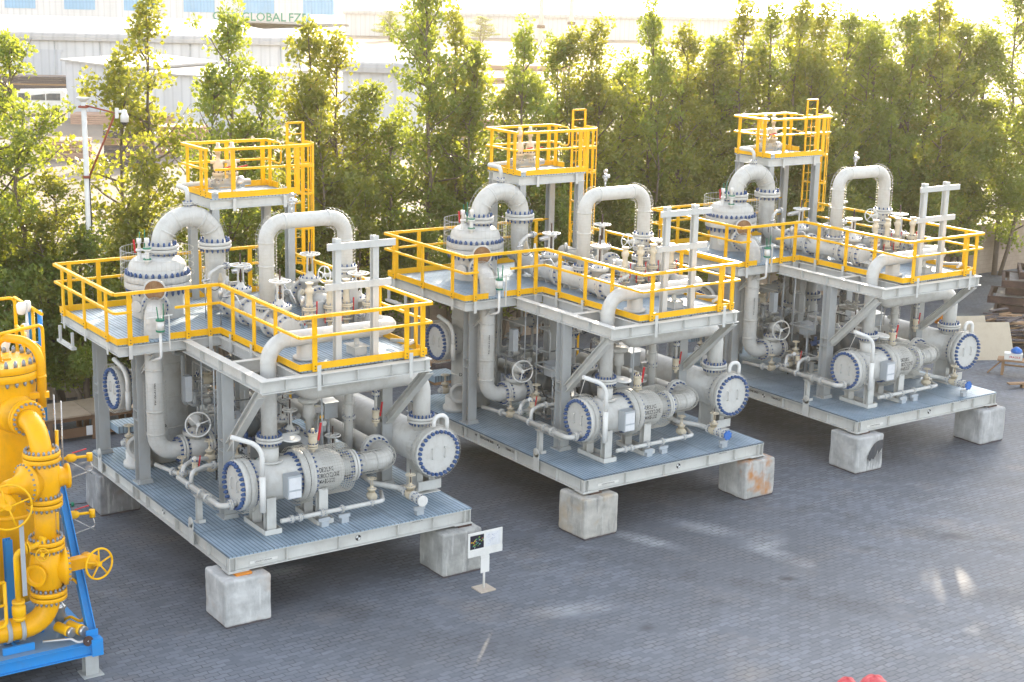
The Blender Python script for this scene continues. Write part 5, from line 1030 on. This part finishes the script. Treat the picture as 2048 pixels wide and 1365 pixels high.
for k in range(3): q = MB(); q.box(-2.12 + k * 1.42, -.8, .742 + .004 * k, -.72 + k * 1.42, .8, .79 + .004 * k); q.build('sheet', paint('worn_ply_%d' % k, (.36 - .06 * k, .28 - .04 * k, .20 - .03 * k), .8, (.2, .15, .1), .6), pt)
q = MB(); q.box(-.85, -.735, .14, -.6, -.722, .42); q.box(-.45, -.735, .18, -.25, -.722, .44); q.build('paper_label', 'paper', pt)
for lab, dx, seed in (('crate of offcuts stacked behind the legs of the nearest skid', 3.4, 4), ('low stack of boards on the ground beyond the middle skid', 12.2, 6)):
    pp_ = V((-11.95, 44.0, 0)) + wd * dx; plank_stack('board_stack', lab, 'board stack', pp_.x, pp_.y, wang, 2.4, 1.2, 6, .12, 'wood_dark', 'board stacks by the wall', .03, seed)
# rusty beams: one thing each
rb = random.Random(3)
words = ('lowest', 'second lowest', 'third', 'fourth', 'fifth', 'topmost')
for k in range(6):
    q = MB(); W2 = 1.1
    for y_ in (-W2, W2): q.ibeam((0, y_, .15), (5.4, y_, .15), .14, .28, tf=.02, tw=.02)
    for x in (.07, 1.4, 2.7, 4.0, 5.33): q.ibeam((x, -W2 + .08, .15), (x, W2 - .08, .15), .12, .26, tf=.02, tw=.02)
    o = q.build('steel_frame', 'rust'); o.location = (20.0 + (0, .25, -.15, .5, .1, .9)[k] + rb.uniform(-.1, .1), 63.0 + rb.uniform(-.2, .2), .34 * k); o.rotation_euler = (0, 0, -.32 + rb.uniform(-.07, .07)); tag(o, words[k] + ' rusty steel frame in the stack beside the scrap timber', 'steel frame', 'rusty steel frames')
    q = MB(); q.box(.3, -.9, .26, 5.0, .9, .285); q.build('infill_sheet', paint('dusty_sheet_%d' % k, (.30, .28, .27), .8, (.12, .1, .09), .6), o)
for lab, x, y, z, a, c in (('plywood sheet leaning in front of the scrap timber, right of the farthest skid', 17.65, 55.0, .0, .12, 'ply'), ('older plywood sheet leaning behind the pale one, right of the farthest skid', 17.1, 56.0, .0, .18, 'ply')):
    q = MB(); q.obox((-.75, 0, 0), (1.5, 0, 0), (0, .02, -.004), (0, .75, 1.25)); o = q.build('plywood_sheet', paint('sheet_%d' % int(y), (.55, .47, .35), .7, (.4, .3, .2), .5)); o.location = (x, y, z + .004); o.rotation_euler = (0, 0, a); tag(o, lab, 'plywood sheet')
for k, (lab, x, y, z) in enumerate((('loose heap of broken boards behind the plywood sheets', 18.6, 57.6, 0), ('heap of old boards at the right edge behind the saw bench', 19.6, 56.6, 0), ('pale offcuts lying on top of the scrap heap', 18.9, 59.2, .0))):
    q = MB()
    for j in range(60):
        a = rb.uniform(-.5, .9); l = rb.uniform(.7, 2.4); zz = rb.uniform(0, 1.2) * (1 if k < 2 else .6); dx, dy = rb.uniform(-1.0, 1.0), rb.uniform(-.8, .8); q.cur = rb.randrange(3); c_, s_ = math.cos(a), math.sin(a); t_ = rb.uniform(-.12, .12)
        q.obox((dx - c_ * l / 2, dy - s_ * l / 2, max(0, zz * (1 - .5 * abs(dx))) + .002 * j), (c_ * l, s_ * l, t_ * l * .4 + abs(t_) * .1), (-s_ * .16, c_ * .16, 0), (0, 0, .035))
    o = q.build('scrap_timber', ['wood_dark', 'wood_dark', 'wood'] if k != 2 else ['wood', 'ply', 'wood_dark']); o.location = (x, y, z); tag(o, lab, 'scrap timber', 'scrap timber heaps')
bn = thing('saw_bench', 'rough wooden saw bench carrying a white box at the right edge', 'bench', (17.75, 52.9, 0), -.35)
q = MB(); q.box(-.65, -.3, .52, .75, .3, .57); q.build('top', 'wood', bn)
for x in (-.5, .6):
    for s_ in (-1, 1): q = MB(); q.obox((x, s_ * .22, .0), (.09, 0, 0), (0, .05, 0), (0, -s_ * .04, .519)); q.build('leg', 'wood', bn)
q = MB(); q.box(-.46, -.02, .3, .6, .02, .36); q.bar((-.95, -.1, .02), (-.5, -.1, .5), .2, .03); q.build('rail', 'wood', bn)
q = MB(); q.box(-.3, -.18, 0, .3, .18, .22); q.box(-.31, -.19, .2, .31, .19, .205); o = q.build('cardboard_box', 'white', None, .01); o.location = (17.62, 52.93, .571); o.rotation_euler = (0, 0, -.3); tag(o, 'white carton with red print standing on the saw bench', 'box')
text('FRAGILE', .1, (.05, -.1815, .1), (1, 0, 0), (0, 0, 1), 'red', o, 1.0)
q = MB(); q.lathe((0, 0, 0), (0, 0, 1), [(0, .16), (.06, .2), (.14, .17), (.2, .08), (.23, .01)], 14); o = q.build('plastic_bag', 'blue_cap'); o.location = (17.72, 52.95, .782); tag(o, 'bright blue plastic bag lying on the white carton', 'bag')
q = MB(); q.box(-.7, -.1, .14, .8, .1, .19); q.box(-.2, -.08, 0, -.1, .08, .139); q.box(.4, -.08, 0, .5, .08, .139); o = q.build('wooden_trestle', 'wood'); o.location = (17.6, 51.2, 0); o.rotation_euler = (0, 0, .2); tag(o, 'low wooden trestle plank on the paving at the right edge', 'trestle')
q = MB(); q.box(-.35, -.3, 0, .35, .3, .85); q.box(-.37, -.32, .85, .37, .32, .88); q.box(-.25, -.305, .1, .25, -.301, .7); o = q.build('dark_cabinet', 'dark', None, .01); o.location = (17.3, 58.6, 0); tag(o, 'dark metal cabinet standing behind the farthest skid', 'cabinet')
q = MB(); q.lathe((0, 0, .55), (1, 0, 0), [(-.35, .02), (-.34, .38), (-.3, .42), (.3, .42), (.34, .38), (.35, .02)], 24); q.box(-.25, -.25, 0, .25, .25, .16); o = q.build('orange_drum', 'orange'); o.scale = (.55, .55, .55); o.location = (17.2, 61.0, 0); o.rotation_euler = (0, 0, .4); tag(o, 'orange drum on a cradle seen behind the farthest skid', 'drum')
# red tarpaulin bundle at the lower edge
q = MB(); rr = random.Random(9)
for cx_, rx_, h_ in ((-.28, .24, .34), (.26, .30, .38)):
    i0 = len(q.v); n_ = 22
    for j in range(9):
        for k in range(n_):
            a = 2 * PI * k / n_; e = j / 8 * PI / 2; r_ = rx_ * math.cos(e) * (1 + .10 * math.sin(5 * a + j) + .05 * math.sin(11 * a)); q.v.append(V((cx_ + r_ * math.cos(a), r_ * .8 * math.sin(a), h_ * math.sin(e) * (1 + .07 * math.sin(4 * a)))))
    for j in range(8):
        for k in range(n_): q.face([i0 + j * n_ + k, i0 + j * n_ + (k + 1) % n_, i0 + (j + 1) * n_ + (k + 1) % n_, i0 + (j + 1) * n_ + k], True)
o = q.build('red_tarpaulin', 'red_fabric'); o.location = (6.95, 27.86, 0); o.rotation_euler = (0, 0, .1); o.scale = (1, 1, .8); tag(o, 'red bundled tarpaulin lying on the paving at the lower edge', 'tarpaulin')
q = MB(); q.tube([(0, 0, .06), (.4, .3, .02), (.9, .6, .02), (1.1, 1.1, .02)], .012, 6, .2); q.lathe((-.05, -.02, .06), (1, .5, 0), [(-.3, .05), (-.1, .07), (0, .07), (.05, .05)], 12); cbo = q.build('power_cable', 'black'); cbo.location = (-11.15, 37.25, .0); tag(cbo, 'black power cable with a plug beside the dark block and the yellow skid', 'cable')
q = MB(); q.lathe((-.0, .0, .06), (1, .5, 0), [(.05, .055), (.12, .055)], 12); q.build('plug', 'green', cbo)

# ------------------------------------------------------------------ the yard beyond the wall
GS = 'timber packs in the yard beyond the trees'
for k, (lab, x, y, L_, W_, n, mat) in enumerate((
  ('weathered dark timber pack just right of the camera pole', -26.3, 105.5, 3.0, 2.4, 14, 'wood_dark'),
  ('pale timber pack low at the left behind the yellow leaves', -31.3, 108.0, 3.2, 2.2, 8, 'wood_pink'),
  ('long low timber pack before the grey shed', -33.0, 132.0, 9.0, 2.5, 5, 'wood_pink'),
  ('square timber pack right of the tall narrow tree', -29.2, 133.5, 2.6, 2.2, 13, 'wood_pink'),
  ('wider timber pack beside the square one, with a yellow tag', -25.8, 134.5, 4.0, 2.2, 13, 'wood_pink'),
  ('brown timber pack behind the left tower rails', -24.0, 112.0, 3.4, 2.4, 12, 'wood_pink'),
  ('timber pack seen through the gap left of the middle tower', -9.2, 141.0, 3.0, 2.4, 14, 'wood_pink'),
  ('low timber pack under the gap left of the middle tower', -8.6, 118.0, 4.0, 2.2, 6, 'wood_pink'),
  ('timber pack behind the middle trees', -3.0, 128.0, 5.0, 2.4, 9, 'wood_pink'),
  ('dark timber pack at the far left behind the van', -46.5, 150.0, 8.0, 2.4, 15, 'wood_dark'),
  ('distant flat timber pack in the open yard', -8.0, 190.0, 14.0, 3.0, 4, 'wood_pink'),
  ('farther flat timber pack in the open yard', -2.0, 215.0, 18.0, 3.0, 4, 'wood_pink'),
  ('timber pack behind the right tower', 13.0, 120.0, 9.0, 2.4, 8, 'wood_pink'))):
    plank_stack('timber_pack', lab, 'timber pack', x, y, .06, L_, W_, n, .15, mat, GS, .006, 20 + k, .02)
def warehouse(name, label, x0, y0, ang, Lx, Ly, he, hr, wallm, roofm, roll=.6):
    o = thing(name, label, 'warehouse', (x0, y0, 0), ang); q = MB(); q.box(0, 0, 0, Lx, Ly, he - .01); q.build('wall', wallm, o)
    q = MB(); i = len(q.v); prof = [(-.5, he - .5), (-.45, he - .15), (-.2, he + .12), (.1, he + .25), (Ly / 2, hr), (Ly - .1, he + .25), (Ly + .4, he), (Ly + .4, he - .1), (Ly / 2, hr - .12), (.1, he + .1), (-.3, he - .1), (-.4, he - .5)]
    for x in (-.4, Lx + .4): q.v += [V((x - (Ly * .32 if x > 0 and j in (4, 8) else 0), a, b)) for j, (a, b) in enumerate(prof)]
    n_ = len(prof)
    for k in range(n_): q.face([i + k, i + (k + 1) % n_, i + n_ + (k + 1) % n_, i + n_ + k])
    q.face([i + k for k in range(n_)][::-1]); q.face([i + n_ + k for k in range(n_)]); q.build('roof', roofm, o); return o
w1 = warehouse('warehouse', 'large white corrugated warehouse with a rounded eave behind the left trees', -95, 160.2, 0.0, 73, 40, 5.9, 7.05, 'clad', 'clad_roof')
q = MB(); q.box(55, -.6, 4.2, 56.2, -.1, 4.6); q.bar((55.6, -.05, 4.7), (55.6, -.4, 4.6), .1, .1); q.build('floodlight', 'galv', w1)
for k in range(9): q = MB(); q.cyl((34 + k * 4.6, -.08, .0), (34 + k * 4.6, -.08, 5.3), .06, 8); q.build('downpipe', 'galv', w1)
q = MB(); q.box(44, -.06, 0, 48.4, -.01, 4.2); q.box(43.8, -.09, 4.2, 48.6, -.01, 4.45); q.build('roller_door', 'clad_grey', w1)
sh = thing('shed', 'grey corrugated lean-to shed behind the tall narrow tree', 'shed', (-39.1, 135.6, 0), -.42)
q = MB(); i = len(q.v); q.v += [V(p_) for p_ in ((0, 0, 0), (7, 0, 0), (7, 12, 0), (0, 12, 0), (0, 0, 4.85), (7, 0, 4.45), (7, 12, 4.45), (0, 12, 4.85))]
for f_ in ((0, 1, 5, 4), (1, 2, 6, 5), (2, 3, 7, 6), (3, 0, 4, 7), (4, 5, 6, 7)): q.face([i + k for k in f_])
q.build('wall', 'clad_grey', sh); q = MB(); q.obox((-.3, -.3, 4.9), (7.6, 0, -.43), (0, 12.6, 0), (0, 0, .18)); q.build('roof', 'clad_roof', sh)
q = MB(); q.box(7.02, 0, 0, 17, 12, 4.2); q.build('annex', 'clad', sh); q = MB(); q.box(6.9, -.3, 4.2, 17.3, 12.3, 4.35); q.build('annex_roof', 'clad_roof', sh)
w2 = thing('office_warehouse', 'far white building with pale blue wall panels and green letters', 'warehouse', (-110, 236, 0))
q = MB(); q.box(0, 0, 0, 78.5, 30, 9.6); q.build('wall', 'clad', w2); q = MB(); q.box(-.3, -.4, 9.6, 78.8, 30.3, 9.95); q.box(78.2, -.15, 0, 78.9, -.01, 9.59); q.build('roof_edge', 'panel_blue', w2)
for k in range(8): q = MB(); q.box(15.5 + k * 8.9, -.08, 6.1, 20.1 + k * 8.9, -.01, 8.6); q.build('window', 'panel_blue', w2)
for wd_, x_ in (('CCO', 66.2), ('GLOBAL', 71.9), ('FZE', 77.0)): text(wd_, 1.75, (x_, -.1, 5.55), (1, 0, 0), (0, 0, 1), 'sign_green', w2, 1.02)
w3 = warehouse('long_warehouse', 'very long pale hall along the horizon, two masts in front of it', -34, 308, .11, 130, 45, 4.6, 6.6, 'clad', 'clad_roof')
w4 = warehouse('small_shed', 'small white corrugated shed seen in the gap left of the middle tower', -13.2, 118, -.1, 6.2, 6, 6.2, 6.7, 'clad', 'clad_roof')
for x, lab in ((3.75, 'left of two white chimney masts rising past the picture top'), (8.9, 'right of two white chimney masts rising past the picture top')):
    o = thing('chimney_mast', lab, 'mast', (x, 270, 0), 0, 'white chimney masts'); q = MB(); q.cyl((0, 0, 0), (0, 0, 34), .42, 16, .34); q.build('shaft', 'white', o); q = MB(); q.lathe((0, 0, 3.6 if x < 5 else 4.3), (0, 0, 1), [(0, .42), (.05, .7), (.5, .7), (.55, .42)], 16); q.build('collar', 'rust', o); q = MB(); q.box(-.9, -.9, 0, .9, .9, .6); q.build('footing', 'white', o)
def van(label, x, y, ang):
    o = thing('white_van', label, 'van', (x, y, 0), ang, 'white vans in the yard'); q = MB(); i = len(q.v); pr = [(-2.6, .4), (-2.6, 1.2), (-2.1, 1.35), (-1.5, 2.05), (2.4, 2.15), (2.6, 1.9), (2.6, .4)]
    for y_ in (-.95, .95): q.v += [V((a, y_ * (.92 if b > 1.5 else 1), b)) for a, b in pr]
    n_ = len(pr)
    for k in range(n_): q.face([i + k, i + (k + 1) % n_, i + n_ + (k + 1) % n_, i + n_ + k])
    q.face([i + k for k in range(n_)]); q.face([i + n_ + k for k in range(n_)][::-1]); q.build('body', 'white', o, .08)
    for a, b in ((-1.4, -.4), (-.3, .9), (1.0, 2.2)): q = MB(); q.obox((a, -.955, 1.3), (b - a, 0, 0), (0, .012, 0), (0, .06, .6)); q.build('window', 'glass', o)
    for a in (-1.7, 1.7):
        for s_ in (-.97, .77): q = MB(); q.lathe((a, s_, .36), (0, 1, 0), [(0, .2), (0, .36), (.2, .36), (.2, .2)], 20); q.build('wheel', 'tyre', o)
van('white van parked before the warehouse at the left edge', -42.6, 138.5, .1); van('white van half hidden by leaves right of the left ladder cage', -22.2, 144.5, .05)
for k, (x, y, s_, lab) in enumerate(((-24, 292, .85, 'hazy tree before the long pale hall, left one'), (-18, 288, .7, 'small hazy tree beside the left one before the long hall'), (-7, 290, .75, 'hazy tree before the long hall near the masts'))):
    o = thing('distant_tree', lab, 'tree', (x, y, 0), k, 'distant trees by the long hall'); o.scale = (s_ * 1.6, s_ * 1.6, s_ * .55)
    for nm, me in (('trunk', VAR[2][1]), ('crown', VAR[2][0])): c = bpy.data.objects.new(nm, me); col.objects.link(c); c.parent = o

# ------------------------------------------------------------------ ground, sky, haze, sun, camera
SCUFFS = ((6.31, 35.84, .55, 1.8, .9), (5.0, 36.7, .5, 3.0, -.5), (3.4, 35.8, .4, 3.2, -.6), (6.6, 34.9, .45, 2.2, -.8), (-5.2, 33.2, .5, 2.0, .4), (1.6, 31.5, .5, 2.4, .3))
OILS = ((11.08, 36.48, .35, 1.6, .1), (6.47, 33.51, .22, 1.6, .2), (8.82, 35.56, .25, 1.5, 0), (11.2, 32.6, .8, 1.9, -.3), (4.73, 32.05, .22, 1.6, .2), (3.0, 30.6, .2, 1.5, 1.), (12.2, 36.4, .3, 1.6, .4))
q = MB(); q.v += [V((x, y, 0)) for x, y in ((-2000, -300), (2000, -300), (2000, 3000), (-2000, 3000))]; q.face([0, 1, 2, 3]); struct(q.build('ground', mat_sand()))
q = MB(); a, b = p + wd * -60, p + wd * 110; q.v += [V((a.x, a.y, .004)), V((a.x + 60, a.y - 110, .004)), V((b.x + 20, b.y - 160, .004)), V((b.x, b.y, .004))]; q.face([0, 1, 2, 3]); struct(q.build('pavement', mat_paving()))
hz = MB(); hz.box(-2200, -400, -1, 2200, 3200, 46); ho = hz.build('haze', []) if False else None
me = bpy.data.meshes.new('haze'); me.from_pydata([tuple(a) for a in hz.v], [], hz.f); ho = bpy.data.objects.new('haze', me); col.objects.link(ho); ho['kind'] = 'stuff'
m, t, out = nt('warm_haze'); vp = N(t, 'ShaderNodeVolumePrincipled'); vp.inputs['Color'].default_value = (1.0, .88, .68, 1); vp.inputs['Density'].default_value = HAZE; vp.inputs['Anisotropy'].default_value = ANISO; L(t, vp.outputs[0], out.inputs['Volume']); me.materials.append(m)

AZ, EL = math.radians(9.6), math.radians(SUN_EL)
w = bpy.data.worlds.new('World'); sc.world = w; w.use_nodes = True; t = w.node_tree; bg = t.nodes['Background']
sky = t.nodes.new('ShaderNodeTexSky'); sky.sky_type = 'NISHITA'; sky.sun_disc = False; sky.sun_elevation = EL; sky.sun_rotation = AZ; sky.dust_density = 2.0; sky.ozone_density = 1.5; sky.air_density = 1.0
hs = t.nodes.new('ShaderNodeHueSaturation'); hs.inputs['Saturation'].default_value = SAT; t.links.new(sky.outputs[0], hs.inputs['Color']); t.links.new(hs.outputs[0], bg.inputs[0]); bg.inputs[1].default_value = SKY
sun = bpy.data.lights.new('sun', 'SUN'); sun.energy = SUN; sun.angle = math.radians(.5); sun.color = (1, .86, .66); so = bpy.data.objects.new('sun', sun); col.objects.link(so)
d = V((math.sin(AZ) * math.cos(EL), math.cos(AZ) * math.cos(EL), math.sin(EL))); so.rotation_euler = (-d).to_track_quat('-Z', 'Y').to_euler(); so.location = (0, 20, 30)
cam = bpy.data.cameras.new('camera'); co = bpy.data.objects.new('camera', cam); col.objects.link(co); sc.camera = co
pit, rol = 0.236215, 0.0223149; c_, s_ = math.cos(pit), math.sin(pit); r0, u0, f0 = V((1, 0, 0)), V((0, s_, c_)), V((0, c_, -s_)); cr, sr = math.cos(rol), math.sin(rol)
rr_, uu = r0 * cr + u0 * sr, u0 * cr - r0 * sr
mt = Matrix((rr_, uu, -f0)).transposed().to_4x4(); mt.translation = (0, 0, 13.5577); co.matrix_world = mt
cam.sensor_width = 36; cam.lens = 3101.676 / 2048 * 36; cam.clip_start = .5; cam.clip_end = 6000
sc.view_settings.view_transform = 'Standard'; sc.view_settings.look = 'None'; sc.view_settings.exposure = EXPO; sc.view_settings.gamma = 1
sc.cycles.use_denoising = True; sc.cycles.volume_bounces = 1; sc.cycles.max_bounces = 6; sc.cycles.diffuse_bounces = 1; sc.cycles.glossy_bounces = 2; sc.cycles.transmission_bounces = 3; sc.cycles.sample_clamp_indirect = 6
